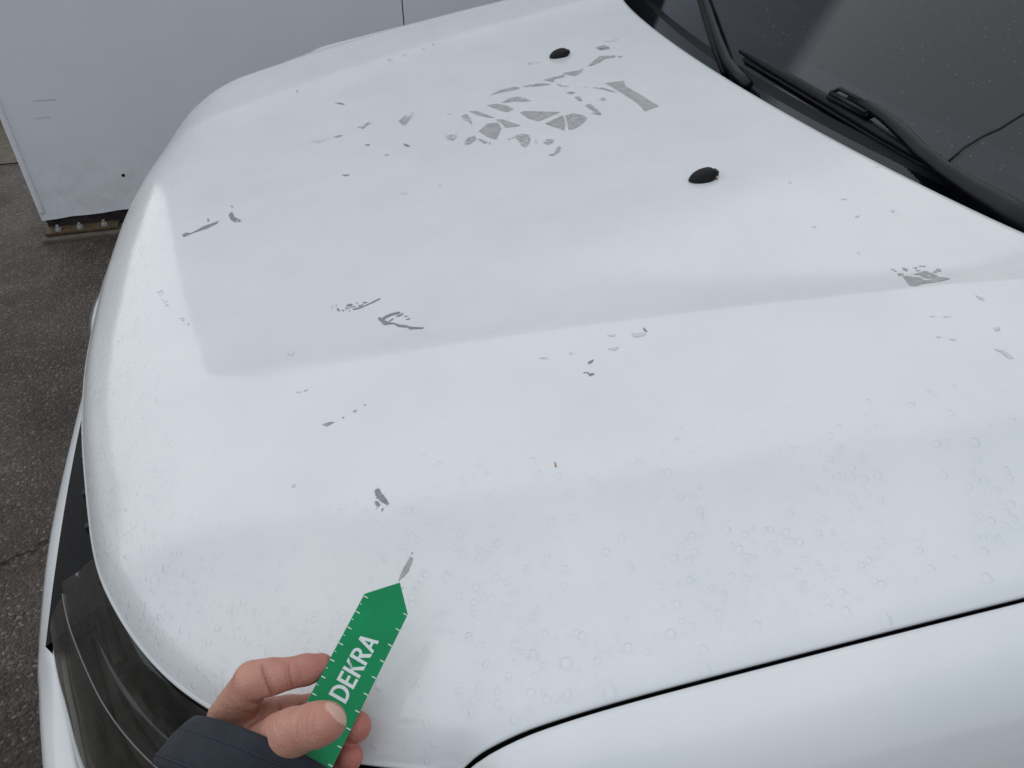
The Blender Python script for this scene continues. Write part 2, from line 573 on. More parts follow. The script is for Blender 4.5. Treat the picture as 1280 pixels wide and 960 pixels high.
GREEN = simple('green_card', (0.0, 0.25, 0.085), 0.36, spec=0.3, noise=0.10, scale=45, bump=0.10, bscale=500)
WPRINT = simple('white_print', (0.72, 0.76, 0.76), 0.5)
CONC = simple('old_concrete', (0.105, 0.085, 0.066), 0.85, noise=0.3, scale=25, bump=0.8, bscale=120)
ROTTEN = simple('rotten_dark_base', (0.020, 0.014, 0.012), 0.9, noise=0.7, scale=30, bump=0.8, bscale=90)
PLATE = simple('rusty_plate', (0.085, 0.055, 0.028), 0.7, noise=0.5, scale=40, bump=0.5, bscale=200)
BOLTM = simple('bolt_steel', (0.42, 0.42, 0.41), 0.45, metal=0.6, noise=0.3, scale=90)
TYRE = simple('tyre_rubber', (0.02, 0.02, 0.02), 0.75, bump=0.2)
RIMM = simple('rim_steel', (0.35, 0.36, 0.37), 0.4, metal=0.8)
CRACK = simple('crack_dark', (0.012, 0.010, 0.009), 0.9)  # near-black colour of the strip along the crack

# ------------------------------------------------------------------ setting
GZ = 0.0
mesh_obj('ground', [(-150, -150, GZ), (150, -150, GZ), (150, 150, GZ), (-150, 150, GZ)], [(0, 1, 2, 3)], ASPHALT,
         smooth=False, kind='structure')
ground = bpy.data.objects['ground']

def ghit(p):
    return hit(p, lambda P: P[:, 2] - GZ, 0.3, 12)

# crack in the asphalt
cp = ghit([(-60, 745), (-20, 722), (0, 708), (18, 697), (40, 690), (58, 676), (76, 664), (100, 650)])
pts = []
for i in range(len(cp) - 1):
    for k in range(6):
        q = cp[i] + (cp[i+1] - cp[i]) * k / 6
        pts.append(q + np.array([rng.uniform(-.006, .006), rng.uniform(-.006, .006), 0]))
rows = []
for q in pts:
    hw = rng.uniform(0.0015, 0.0048)
    rows.append([(q[0], q[1] - hw, GZ + .004), (q[0], q[1] + hw, GZ + .004)])
MB().loft(rows).build('crack', CRACK, ground, smooth=False)

# white clad wall behind the car
WY, WX0 = 2.2, -1.05
wall = empty('wall', (WX0, WY, 0), label='tall white painted metal wall on a rusty base behind the car', category='wall')
WBOT, WTOP = 0.065, 2.75
edges = [WX0, 0.453, 1.95, 3.45, 4.95]
for i in range(4):
    x0, x1 = edges[i] + (0 if i == 0 else .0025), edges[i+1] - .0025
    nx, nz = 26, 2
    v, f = [], []
    # front skin with a ragged bottom lip
    for k in range(nx + 1):
        x = x0 + (x1 - x0) * k / nx
        rag = rng.uniform(-.006, .008) + (.012 * min(1, max(0, (x - WX0) / .3)) if i == 0 else .01)
        v += [(x, WY, WBOT + rag), (x, WY, 1.4), (x, WY, WTOP), (x, WY + .05, WTOP), (x, WY + .05, WBOT + rag)]
    for k in range(nx):
        a, b_ = k*5, k*5+5
        for q in range(4):
            f.append((a+q, b_+q, b_+q+1, a+q+1))
        f.append((a+4, b_+4, b_, a))
    f.append((0, 1, 2, 3, 4)); f.append(tuple(nx*5+q for q in (4, 3, 2, 1, 0)))
    mesh_obj('wall_panel', v, f, WALLP, wall, smooth=False)
MB().box(((WX0+4.95)/2, WY+.13, (WTOP+.06)/2+.01), (4.95-WX0-.02, .14, WTOP-.09)).build('frame_core', ROTTEN, wall, smooth=False)
MB().box((WX0+.012, WY+.03, 1.41), (.018, .075, WTOP-.12), bev=.004).build('corner_trim', WALLP, wall, smooth=False)
# rotten base strip and base plate
v, f = [], []
nb = 60
for k in range(nb + 1):
    x = WX0 + .01 + (4.9 - WX0) * k / nb
    y = WY + .012 + rng.uniform(-.008, .006)
    v += [(x, y, GZ), (x, y + rng.uniform(0, .006), .10)]
for k in range(nb):
    f.append((k*2, k*2+2, k*2+3, k*2+1))
mesh_obj('rotten_base', v, f, ROTTEN, wall, smooth=False)
MB().box((WX0+.14, WY-.005, .022), (.27, .085, .012), bev=.002).build('base_plate', PLATE, wall, smooth=False)
pad = MB().box((WX0+.15, WY-.015, .004), (.31, .12, .016), bev=.004)
pad.build('footing', CONC, wall, smooth=False)
for bx in (.045, .125, .215):
    m_ = MB()
    bm = bmesh.new()
    bmesh.ops.create_cone(bm, cap_ends=True, segments=6, radius1=.013, radius2=.012, depth=.011)
    vs = [v.co + Vector((WX0+.01+bx, WY-.03, .0335)) for v in bm.verts]; bm.verts.index_update()
    m_.add(vs, [[v.index for v in f.verts] for f in bm.faces]); bm.free()
    m_.tube([(WX0+.01+bx, WY-.03, .034), (WX0+.01+bx, WY-.03, .05)], [.006, .0055], 10)
    m_.build('bolt', BOLTM, wall, smooth=False)
# screw hole and scuffs on the wall
def on_wall(p):
    return hit(p, lambda P: WY - P[:, 1], 1.5, 9)
q = on_wall([(154, 219)])[0]
MB().tube([(q[0], WY+.004, q[2]), (q[0], WY-.003, q[2])], [.007, .006], 10).build('screw_head', ROTTEN, wall)
for (a, b_, ww) in (((40, 126), (69, 124), .004), ((44, 148), (62, 146), .003)):
    A, B = on_wall([a, b_])
    MB().loft([[(A[0], WY-.0015, A[2]-.001), (A[0], WY-.0015, A[2]+.001)],
               [((A[0]+B[0])/2, WY-.0015, (A[2]+B[2])/2-ww*.5), ((A[0]+B[0])/2, WY-.0015, (A[2]+B[2])/2+ww*.3)],
               [(B[0], WY-.0015, B[2]-.002), (B[0], WY-.0015, B[2]+.002)]]).build('scuff', simple('wall_scuff', (.56, .57, .60), .7), wall)

# concrete strip and low kerb beyond the wall's end
mesh_obj('concrete_strip', [(-7, 3.05, .004), (WX0+.1, 3.05, .004), (WX0+.1, 3.72, .004), (-7, 3.72, .004)], [(0, 1, 2, 3)], CONC, smooth=False, kind='structure')
MB().box((-3.2, 3.86, .06), (5.4, .22, .14), bev=.02).build('kerb', ROTTEN, None, smooth=False, kind='structure')

# ------------------------------------------------------------------ car
car = empty('parked_car', (0.35, 0, 0), label='white car with grey peeled patches on its wet bonnet', category='car')

HW = 0.775
_xf0 = pchip([0, .16, .286, .391, .495, .55, .602, .654, .70, .74, .765, .775], [-.289, -.284, -.271, -.252, -.228, -.208, -.181, -.145, -.100, -.048, -.004, .025])
_sy = np.linspace(-.2, .85, 2101)
_sx = _xf0(np.abs(_sy))
_kw = np.exp(-.5*(np.arange(-90, 91)*.0005/.018)**2); _kw /= _kw.sum()
_sx = np.convolve(np.pad(_sx, 90, mode='edge'), _kw, 'valid')
def _xf(y):
    return np.interp(y, _sy, _sx)
def xf(y):
    return _xf(np.minimum(np.abs(y), HW))
def xr(y):
    return .608 + .17 * np.asarray(y)**2

def hwx(x):
    return HW + .085*softplus(np.asarray(x, float) - .10, .02)
# distance to the bonnet's front outline, tabulated
_ty = np.concatenate([np.linspace(0, .6, 700), np.linspace(.6005, .775, 500)])
_fe = np.stack([_xf(_ty), _ty], -1)
_gx, _gy = np.arange(-.42, .80, .002), np.arange(0, .90, .002)
_E = np.empty((len(_gx), len(_gy)))
for _j, _yv in enumerate(_gy):
    _fs = _fe[np.abs(_fe[:, 1] - min(_yv, HW)) < .22]
    _dd = np.sqrt(((_gx[:, None] - _fs[None, :, 0])**2 + (_yv - _fs[None, :, 1])**2).min(1))
    _E[:, _j] = np.where(_gx > _xf(min(_yv, HW)), _dd, -_dd)
def edist(x, a):
    fx = np.clip((x - _gx[0])/.002, 0, len(_gx) - 1.001); fy = np.clip(a/.002, 0, len(_gy) - 1.001)
    i, j = fx.astype(int), fy.astype(int); fx, fy = fx - i, fy - j
    return (_E[i, j]*(1-fx) + _E[i+1, j]*fx)*(1-fy) + (_E[i, j+1]*(1-fx) + _E[i+1, j+1]*fx)*fy

def hoodz(x, y):
    x = np.asarray(x, float); y = np.asarray(y, float); a = np.abs(y)
    z = 1.08 + .115*(x - .434) - .07*np.maximum(0, .434 - x)**2
    z = z - .020*y*y
    # recessed middle between two ridges
    y1 = .405 + .26*(x + .02)
    d1 = softplus(y1 - a, .0035)
    fade = np.clip((x + .24) / .20, 0, 1)
    fade = fade*fade*(3-2*fade)
    z = z - .011*(1 - np.exp(-d1/.05))*fade + .004
    # shoulder crease towards the wing
    y2 = .60 + .25*x - .09*x*x
    d = softplus(a - y2, .005)
    z = z - .042*(1 - np.exp(-d/.065)) + .06*d
    # nose roll, narrowing towards the corner
    e = edist(x, a)
    k = np.clip((a - .42)/.33, 0, 1); k = k*k*(3-2*k)
    W_ = .14 - .085*k
    z = z - (.052 - .036*k)*np.clip(1 - e/W_, 0, 1.3)**2.2
    z = z - .009*np.clip(1 - e/.018, 0, 1.2)**2
    # edge roll at the sides
    z = z - .004*np.clip(1 - (hwx(x) - a)/.014, 0, 1.2)**2
    return z

nu, nv = 200, 300
vv = np.linspace(-1, 1, nv)
vv = np.sign(vv) * (1 - (1 - np.abs(vv))**1.25) 
ss = np.linspace(0, 1, nu)
ss = 1 - (1 - ss)**1.35
S, V = np.meshgrid(ss, vv, indexing='ij')
Y = V * HW
X = xr(Y) + (xf(Y) - xr(Y)) * S
Y = V * hwx(X)
Z = hoodz(X, Y)
verts = [tuple(p) for p in np.stack([X, Y, Z], -1).reshape(-1, 3)]
faces = [(i*nv+j, (i+1)*nv+j, (i+1)*nv+j+1, i*nv+j+1) for i in range(nu-1) for j in range(nv-1)]
# folded edge
loop = [i*nv for i in range(nu)] + [(nu-1)*nv+j for j in range(1, nv)] + [i*nv+nv-1 for i in range(nu-2, -1, -1)] + [j for j in range(nv-2, 0, -1)]
P = np.array([verts[i] for i in loop])
T = np.roll(P, -1, 0) - np.roll(P, 1, 0)
No = np.stack([-T[:, 1], T[:, 0], 0*T[:, 0]], -1)
No /= np.linalg.norm(No, axis=1)[:, None] + 1e-9
ctr = np.array([.2, 0, 0])
if np.sum(No[:, :2] * (P[:, :2] - ctr[:2])) < 0:
    No = -No
prev = loop
for (oo, dz) in ((.0012, -.0008), (.0018, -.0022), (.0014, -.0045), (-.002, -.0060), (-.018, -.0062)):
    base = len(verts)
    verts += [tuple(p) for p in (P + No*oo + np.array([0, 0, dz]))]
    L = len(loop)
    faces += [(prev[k], prev[(k+1) % L], base+(k+1) % L, base+k) for k in range(L)]
    prev = [base+k for k in range(L)]
hood = mesh_obj('hood', verts, faces, PAINT, car, label='white bonnet with scuffs, peeled paint and rain drops')
bm = bmesh.new(); bm.from_mesh(hood.data); bmesh.ops.recalc_face_normals(bm, faces=bm.faces)
bm.faces.ensure_lookup_table()
if bm.faces[nv*20+50].normal.z < 0:
    bmesh.ops.reverse_faces(bm, faces=bm.faces)
bm.to_mesh(hood.data); bm.free()

def on_hood(p, lift=0.0):
    g = lambda P: P[:, 2] - hoodz(P[:, 0], P[:, 1])
    h = hit(p, g, .2, 3.5)
    h[:, 2] = hoodz(h[:, 0], h[:, 1]) + lift
    return h

# --- inner structure under the bonnet (dark)
ib = []
for yy in np.linspace(-.755, .755, 60):
    xa = min(float(xf(yy)) + .03, .5)
    ib.append([(xa, yy, float(hoodz(xa, yy)) - .02), (.3, yy, .93), (float(xr(yy)) - .015, yy, 1.06)])
MB().loft(ib).build('engine_bay_lining', VOIDM, car)

# --- wings (fenders), both sides
def yin(x):
    """inner edge of the wing beside the bonnet"""
    ys = np.linspace(.60, .775, 400)
    xs = _xf(ys)
    return np.where(np.asarray(x) > float(_xf(HW)), hwx(x), np.interp(x, xs, ys, right=.775))
prof = [(0.000, -.0062), (0.0005, -.0035), (.002, -.0016), (.006, -.0010), (.016, -.0028), (.024, -.0058), (.032, -.0115), (.040, -.0205),
        (.048, -.034), (.056, -.054), (.064, -.080), (.073, -.115), (.083, -.16), (.092, -.22), (.098, -.30), (.100, -.40), (.100, -.62)]
WCX, WCZ, WRAD = .36, .31, .365
def wing(sgn):
    rows = []
    for x in np.linspace(-.075, .965, 120):
        yi = float(yin(x)) + .0046
        xq = min(x, .70); zi = float(hoodz(xq, float(yin(xq))-.004)) + (.10*(x-.70) if x > .70 else 0) - (.075 if sgn > 0 else .012)*max(0, 1 - (x+.075)/(.6 if sgn > 0 else .2))**2
        r = []
        for (o_, dz) in prof:
            zz = zi + dz
            zmin = .28
            if abs(x - WCX) < WRAD:
                zmin = WCZ + math.sqrt(WRAD**2 - (x-WCX)**2)
            zz = max(zz, zmin)
            oy = o_ * (1 + .10*np.clip((x-0)/.9, 0, 1)) * (.25 + .75*math.sqrt(float(np.clip((x+.075)/.22, 0, 1))))
            r.append((x, sgn*(yi + oy + .012*np.clip((x+.07)/.3, 0, 1)*(o_/.09)), zz))
        rows.append(r)
    o_ = MB().loft(rows).build('front_wing', PAINT, car)
    bm = bmesh.new(); bm.from_mesh(o_.data); bmesh.ops.recalc_face_normals(bm, faces=bm.faces)
    bm.to_mesh(o_.data); bm.free()
    # dark channel in the gap
    ch = []
    for x in np.linspace(-.06, .72, 60):
        yi = float(yin(x)); zi = float(hoodz(min(x, .70), yi-.004))
        ch.append([(x, sgn*(yi-.014), zi-.016), (x, sgn*(yi+.003), zi-.034), (x, sgn*(yi+.010), zi-.020)])
    MB().loft(ch).build('gap_seal', VOIDM, o_)
    return o_
wing(-1); wing(1)

# --- wheel pair under the wings
for sgn in (-1, 1):
    wh = MB()
    rows = []
    for k in range(40):
        a = 2*math.pi*k/40
        rows.append([(WCX + math.cos(a)*r_, sgn*(.80 + yo), WCZ + math.sin(a)*r_) for (r_, yo) in ((.20, -.16), (.29, -.16), (.31, -.13), (.31, -.03), (.295, .01), (.20, .0))])
    rows.append(rows[0])
    t_ = wh.loft(rows).build('wheel', TYRE, car)
    rows = []
    for k in range(41):
        a = 2*math.pi*k/40
        rows.append([(WCX + math.cos(a)*r_, sgn*(.80 + yo), WCZ + math.sin(a)*r_) for (r_, yo) in ((.205, -.02), (.195, -.005), (.18, -.04), (.09, -.02), (.0, -.015))])
    MB().loft(rows).build('rim', RIMM, t_)

# --- bumper
_xb = pchip([0, .2, .4, .52, .64, .74, .81, .85, .872], [-.386, -.383, -.368, -.348, -.316, -.264, -.18, -.09, .0])
Llow = [(-.318, .45, .752), (-.312, .485, .738), (-.303, .52, .728), (-.287, .575, .722), (-.255, .635, .713), (-.205, .70, .715), (-.14, .765, .728), (-.06, .815, .752), (.02, .845, .80)]
Lc = np.array(Llow)
tt = np.linspace(0, 1, len(Lc))
Lx, Ly, Lz = pchip(tt, Lc[:, 0]), pchip(tt, Lc[:, 1]), pchip(tt, Lc[:, 2])
def lowpt(t):
    return np.array([Lx(t), Ly(t), Lz(t)], float)
rows = []
half = []
for yy in np.linspace(0, .445, 20):
    half.append((np.array([-.347+.10*yy*yy, yy, .742]), yy))
for t in np.linspace(0.02, 1, 40):
    p = lowpt(t) + np.array([-.003, .003, -.003])
    half.append((p, None))
def brow(p, sgn):
    # outer line by nearest direction
    yy = p[1]
    yo = min(yy*1.015 + .012*max(0, (yy-.42)/.4), .868)
    if yy > .42:
        k = (yy - .42)/(.845-.42)
        yo = .42 + k*(.868-.42)
    xo = float(_xb(yo))
    pts = [p + np.array([.02, -.004, -.03]), p, p + np.array([-.004, .001, -.0015])]
    for (f_, dz) in ((.35, -.008), (.62, -.017), (.82, -.030), (.93, -.047), (.985, -.07), (1.0, -.10), (1.0, -.18), (.97, -.30), (.85, -.46)):
        ks = min(1, max(0, (yy-.25)/.4)); ks = ks*ks*(3-2*ks)
        zb = .742 - .022*ks
        q = np.array([p[0] + (xo-p[0])*f_, p[1] + (yo-p[1])*f_, p[2] + (zb-p[2])*min(1, f_*1.3) + dz])
        pts.append(q)
    return [(q[0], sgn*q[1], q[2]) for q in pts]
rows = [brow(p, -1) for p, _ in half[::-1]] + [brow(p, 1) for p, _ in half[1:]]
bmp = MB().loft(rows).build('bumper', PAINT, car)
bm = bmesh.new(); bm.from_mesh(bmp.data); bmesh.ops.recalc_face_normals(bm, faces=bm.faces); bm.to_mesh(bmp.data); bm.free()

# --- grille
gy = np.linspace(-.46, .46, 50)
def gz_edge(yy): return float(hoodz(float(xf(yy)), yy))
rows = []
for yy in gy:
    e, ze = float(xf(yy)), gz_edge(yy)
    rows.append([(e+.03, yy, ze-.02), (e+.012, yy, ze-.025), (e+.004, yy, ze-.05), (e-.006, yy, .82), (-.345+.10*yy*yy, yy, .765), (-.315, yy, .70)])
grille = MB().loft(rows).build('grille', BLACKP, car)
for k, (dx, dz) in enumerate(((-.006, -.034), (-.014, -.062), (-.020, -.092))):
    pts = [(float(xf(yy)) + dx + .006, yy, gz_edge(yy) + dz) for yy in np.linspace(-.44, .44, 40)]
    MB().tube(pts, .007, 8, flat=.7).build('grille_slat', BLACKG if k != 1 else BLACKP, grille)
for yy in (-.41, -.36, -.30, -.235, -.17):
    MB().box((float(xf(yy))-.010, yy, gz_edge(yy)-.045), (.010, .007, .010), bev=.002).build('clip', RUBBER, grille)
rows = []
for yy in np.linspace(-.10, .03, 14):
    e = float(xf(yy)) - .013 + 1.6*(yy+.035)**2
    ze = gz_edge(yy)
    rows.append([(e+.02, yy, ze-.012), (e+.004, yy, ze-.014), (e-.004, yy, ze-.020), (e-.006, yy, ze-.045), (e+.01, yy, ze-.055)])
MB().loft(rows).build('emblem_bar', CHROME, grille)

# --- headlights
def hood_edge(y):
    x = float(xf(y))
    return np.array([x, y, float(hoodz(x, y))])
def headlight(sgn):
    n = 46
    U, M_, Lw = [], [], []
    ys = np.interp(np.linspace(0, 1, n), [0, .25, .5, .75, 1], [.485, .56, .65, .727, .7745])
    nrm = []
    for k in range(n):
        p = hood_edge(ys[k])
        q = hood_edge(min(ys[k] + .003, .775)); r_ = hood_edge(ys[k] - .003)
        t_ = q - r_; t_[2] = 0; t_ /= np.linalg.norm(t_)
        nn = np.array([-t_[1], t_[0], 0]);
        if nn[0] > 0: nn = -nn
        nrm.append(nn)
        U.append(p + nn*.001 + np.array([0, 0, -.014]))
    Lw = [lowpt(t) for t in np.linspace(0, 1, n)]
    U, Lw, nrm = np.array(U), np.array(Lw), np.array(nrm)
    fr = [0, .06, .12, .20, .27, .31, .38, .48, .62, .76, .90, 1.0]
    rows = []
    for f_ in fr:
        B = U + (Lw - U)*f_
        bulge = .020*math.sin(math.pi*min(1, f_*1.0))**.8
        if f_ < .27:      # flat ledge next to the bonnet
            B = U + (Lw - U)*f_ + np.array([0, 0, .010])*math.sin(math.pi*f_/.54)
        elif f_ == .27:
            B = B + np.array([0, 0, .012])
        rr = B + nrm*bulge*(.5 if f_ < .27 else 1)
        rows.append([(q[0], sgn*q[1], q[2]) for q in rr])
    lamp = orient(MB().loft(rows).build('headlight', LENS, car), (-1, sgn*.6, .6))
    # housing behind the lens
    rows = []
    for f_ in (0.0, .12, .27, .29, .45, .65, .88, 1.0):
        B = U + (Lw - U)*f_ - nrm*.045*math.sin(math.pi*min(1, f_))**.6 - np.array([0, 0, .004])
        if f_ == .27: B = B + nrm*.015
        rows.append([(q[0]+.003, sgn*q[1]*.998, q[2]-.002) for q in B])
    MB().loft(rows).build('housing', HOUSING, lamp)
    # bezel line between ledge and main lens, and ribs inside
    B = U + (Lw - U)*.275 + nrm*(.020*math.sin(math.pi*.275)**.8 + .0005) + np.array([0, 0, .0115])
    MB().tube([(q[0], sgn*q[1], q[2]) for q in B[2:-2]], .0007, 6).build('bezel_line', BEZEL, lamp)
    for f_, rr_ in ((.38, .0025), (.55, .0022), (.74, .003)):
        B = U + (Lw - U)*f_ - nrm*.018 + np.array([0, 0, .004])
        MB().tube([(q[0], sgn*q[1], q[2]) for q in B[4:-3]], rr_, 6).build('inner_rib', VOIDM, lamp)
    B = U + (Lw - U)*.93 - nrm*.002
    MB().loft([[(q[0], sgn*q[1], q[2]) for q in (B[2:-2] - np.array([0, 0, .006]))], [(q[0], sgn*q[1], q[2]) for q in (B[2:-2] + np.array([0.004, 0, .006]))]]).build('inner_trim', simple('trim_grey', (.20, .20, .18), .5, noise=.4, scale=60), lamp)
    for t_, rad in ((.42, .048), (.68, .040)):
        k = int(t_*(n-1))
        c = (U[k] + Lw[k])/2 - nrm[k]*.030
        ax = nrm[k]
        a_ = np.cross(ax, [0, 0, 1]); a_ /= np.linalg.norm(a_); b_ = np.cross(a_, ax)
        rr = []
        for i in range(21):
            an = 2*math.pi*i/20
            rr.append([tuple((lambda p: (p[0], sgn*p[1], p[2]))(c + (a_*math.cos(an) + b_*math.sin(an))*rad*q_ + ax*dz)) for q_, dz in ((1.0, .006), (.93, .0), (.75, -.010), (.45, -.018), (.15, -.02))])
        MB().loft(rr).build('reflector_bowl', REFLECT, lamp)
headlight(-1); headlight(1)

# --- windscreen, cowl, dashboard, cabin
def glassx(y, z):
    return .655 + .17*np.asarray(y)**2 + (z - 1.065)*1.30 + .10*(z-1.065)**2
def on_glass(p, lift=0.0):
    # lift: outward along the glass normal (approx.)
    g = lambda P: glassx(P[:, 1], P[:, 2]) - lift*1.28 - P[:, 0]
    return hit(p, g, .3, 4.0)
cab = empty('cabin', (0.7, 0, 1.05)); cab.parent = car
cab.matrix_parent_inverse = car.matrix_basis.inverted()
def cpart(mb, name, mat, parent=None, **kw):
    o_ = mb.build(name, mat, None, **kw)
    o_.parent = parent or cab
    o_.matrix_parent_inverse = Matrix.Translation(-Vector((0.7, 0, 1.05))) if parent is None else Matrix()
    return o_
zs = np.linspace(1.05, 1.72, 40); ysg = np.linspace(-.74, .74, 60)
cpart(MB().loft([[(float(glassx(y*(1-.12*(z-1.05)/.67), z)), y*(1-.12*(z-1.05)/.67), z) for y in ysg] for z in zs]), 'windscreen', GLASS)
orient(bpy.data.objects['windscreen'], (-.7, 0, .7))
zs = np.linspace(1.045, 1.112, 6)
cpart(MB().loft([[(float(glassx(y, z))+.004, y, z) for y in ysg] for z in zs]), 'frit_band', BLACKG)
# cowl below the bonnet's rear edge
cpart(MB().loft([[(float(xr(y))-.05, y, 1.055), (float(xr(y))+.005, y, 1.056 - .01*y*y), (float(glassx(y, 1.07))-.006, y, 1.062 - .01*y*y), (float(glassx(y, 1.083))-.004, y, 1.083)] for y in np.linspace(-.735, .735, 60)*.93]), 'cowl', BLACKP)
# dashboard
ds = []
for y in np.linspace(-.70, .70, 40):
    b0 = float(glassx(y, 1.062))+.01
    ds.append([(b0, y, 1.040), (b0+.12, y, 1.052), (b0+.30, y, 1.060), (b0+.60, y, 1.066), (b0+.86, y, 1.07 + .02*math.exp(-((y+.36)/.16)**2)), (b0+.94, y, 1.05), (b0+.98, y, .95), (b0+1.0, y, .6)])
cpart(MB().loft(ds), 'dashboard', DASH)
# cabin shell: roof, pillars, sides, back, floor
SIDEGL = clear_mat('tinted_side_glass', (.15, .17, .17), .02, 1.5)
INT = simple('cabin_lining', (.035, .035, .04), .8)
cpart(MB().box((1.9, 0, .55), (2.6, 1.50, .06)).box((3.2, 0, 1.15), (.05, 1.5, 1.2)).box((1.9, .72, .85), (2.5, .03, .6)).box((1.9, -.72, .85), (2.5, .03, .6)), 'interior_lining', INT, smooth=False)
cpart(MB().loft([[(x, y, 1.735 + .05*math.sin(math.pi*min(1, (x-1.5)/1.0)/2) - .06*(y/.68)**2*.6) for y in np.linspace(-.70, .70, 20)] for x in np.linspace(1.53, 3.25, 16)]), 'roof', PAINT)
for sgn in (-1, 1):
    pl = [(.80, sgn*.765, 1.05), (1.1, sgn*.745, 1.30), (1.35, sgn*.715, 1.52), (1.60, sgn*.685, 1.715)]
    cpart(MB().tube(pl, [.04, .036, .034, .034], 10), 'pillar', PAINT)
    cpart(MB().loft([[(x, sgn*(.872 + .012*math.sin(math.pi*k/5)), z) for k, z in enumerate((.25, .45, .65, .85, .98))] + [(x, sgn*.845, 1.06), (x, sgn*.80, 1.09)] for x in np.linspace(.975, 2.2, 10)]), 'door', PAINT)
    cpart(MB().loft([[(max(x, .95), sgn*.79, 1.09), (x+.55 if x < 1.3 else x, sgn*.70, 1.70)] for x in np.linspace(.95, 3.1, 10)]), 'side_window', SIDEGL)

# wipers
def tube_on_glass(pix, rad, lift, name, mat, parent, n=8, flat=.8):
    h = on_glass(pix, lift) if not hasattr(lift, '__len__') else np.array([on_glass([p], l)[0] for p, l in zip(pix, lift)])
    o_ = MB().tube([tuple(q) for q in h], rad, n, flat=flat, up=(-.6, 0, .8)).build(name, mat, None)
    o_.parent = parent
    if parent is cab:
        o_.matrix_parent_inverse = Matrix.Translation(-Vector((0.7, 0, 1.05)))
    return o_
wa = tube_on_glass([(1300, 292), (1258, 262), (1215, 236), (1180, 212), (1150, 188), (1128, 165), (1108, 147), (1090, 135), (1062, 122)], [.016, .015, .0125, .010, .009, .0085, .008, .007, .005], [.018, .02, .024, .030, .034, .036, .034, .030, .026], 'wiper_arm', WIPERM, cab)
tube_on_glass([(926, 64), (960, 83), (1000, 106), (1048, 134), (1100, 166), (1150, 195), (1198, 222)], [.004, .0072, .008, .008, .0075, .007, .005], .013, 'wiper_blade', BLACKP, wa)
tube_on_glass([(930, 74), (970, 97), (1010, 121), (1050, 145), (1100, 175), (1150, 203), (1190, 224)], .0035, .005, 'blade_rubber', RUBBER, wa)
# connector frame on the blade
cf = MB()
C4 = [on_glass([p], .032)[0] for p in ((1038, 116), (1050, 111), (1092, 133), (1082, 141))]
cf.tube([tuple(C4[i % 4]) for i in range(5)], .0028, 8)
C5 = [on_glass([p], .022)[0] for p in ((1040, 120), (1088, 144))]
cf.tube([tuple(C5[0]), tuple(C5[1])], .0095, 8, flat=.6)
o_ = cf.build('blade_connector', WIPERM, None); o_.parent = wa
# far wiper
wb = tube_on_glass([(934, 108), (922, 95), (908, 76), (898, 50), (888, 20), (878, -10), (860, -60)], [.010, .010, .008, .0065, .006, .0055, .005], [.016, .02, .026, .030, .030, .028, .026], 'wiper_arm', WIPERM, cab)
tube_on_glass([(905, 92), (893, 60), (880, 20), (872, -10), (858, -60), (840, -120)], .0045, .010, 'wiper_blade', BLACKP, wb)
# fine rain on the glass
gd = MB()
for _ in range(4200):
    z = 1.10 + .42*rng.random()**1.2
    y = rng.uniform(-.70, .62)
    if vnoise(np.array(y*9), np.array(z*9), 8) < rng.random()*.9:
        continue
    c = np.array([float(glassx(y, z)), y, z])
    nrm = np.array([-1.0, .34*y, 1.30 + .2*(z-1.065)]); nrm /= np.linalg.norm(nrm)
    a_ = np.array([0, 1.0, 0]); a_ -= nrm*(a_ @ nrm); a_ /= np.linalg.norm(a_); b_ = np.cross(nrm, a_)
    r_ = .0006 + .0012*rng.random()**2
    base = len(gd.v)
    for (q_, hh) in ((1.0, -.02), (.6, .35)):
        for k in range(6):
            an = math.pi*k/3
            gd.v.append(tuple(c + (a_*math.cos(an) + b_*math.sin(an))*r_*q_ + nrm*(hh*r_ + .0002)))
    gd.v.append(tuple(c + nrm*(.45*r_ + .0002)))
    for k in range(6):
        gd.f.append((base+k, base+(k+1) % 6, base+6+(k+1) % 6, base+6+k))
        gd.f.append((base+6+k, base+6+(k+1) % 6, base+12))
cpart(gd, 'rain_drops', WATER, kind='stuff')
tube_on_glass([(1300, 130), (1272, 146), (1250, 160), (1228, 170), (1205, 184), (1185, 202)], .0014, .001, 'glass_dark_line', RUBBER, cab, 6)  # thin dark line laid on the windscreen
# --- washer nozzles
for (px, py) in ((881, 223), (701, 70)):
    c = on_hood([(px, py)])[0]
    rows = []
    for k in range(9):
        a = k/8*math.pi*.5
        rr, hh = math.cos(a), math.sin(a)
        ring = []
        for j in range(20):
            an = 2*math.pi*j/20
            ex = .0200 if math.cos(an) < 0 else .0125      # longer slope to the front
            ring.append((c[0] + ex*math.cos(an)*rr + .003*hh, c[1] + .0115*math.sin(an)*rr, c[2] - .001 + .0135*hh**.9 + .05*(.115)*math.cos(an)*ex))
        rows.append(ring)
    o_ = MB().loft(rows, close=True).build('washer_nozzle', BLACKP, hood)
    MB().box((c[0]+.0125, c[1], c[2]+.006), (.004, .010, .006), bev=.001).build('jet', RUBBER, hood)
c = on_hood([(896, 224)], .0006)[0]
MB().tube([(c[0], c[1], c[2]-.001), (c[0], c[1], c[2]+.0006)], [.0022, .0012], 8).build('rust_speck', RUSTY, hood)
c = on_hood([(865, 226)], .0006)[0]
MB().tube([(c[0], c[1], c[2]-.001), (c[0], c[1], c[2]+.0006)], [.0013, .0009], 8).build('rust_speck', RUSTY, hood)

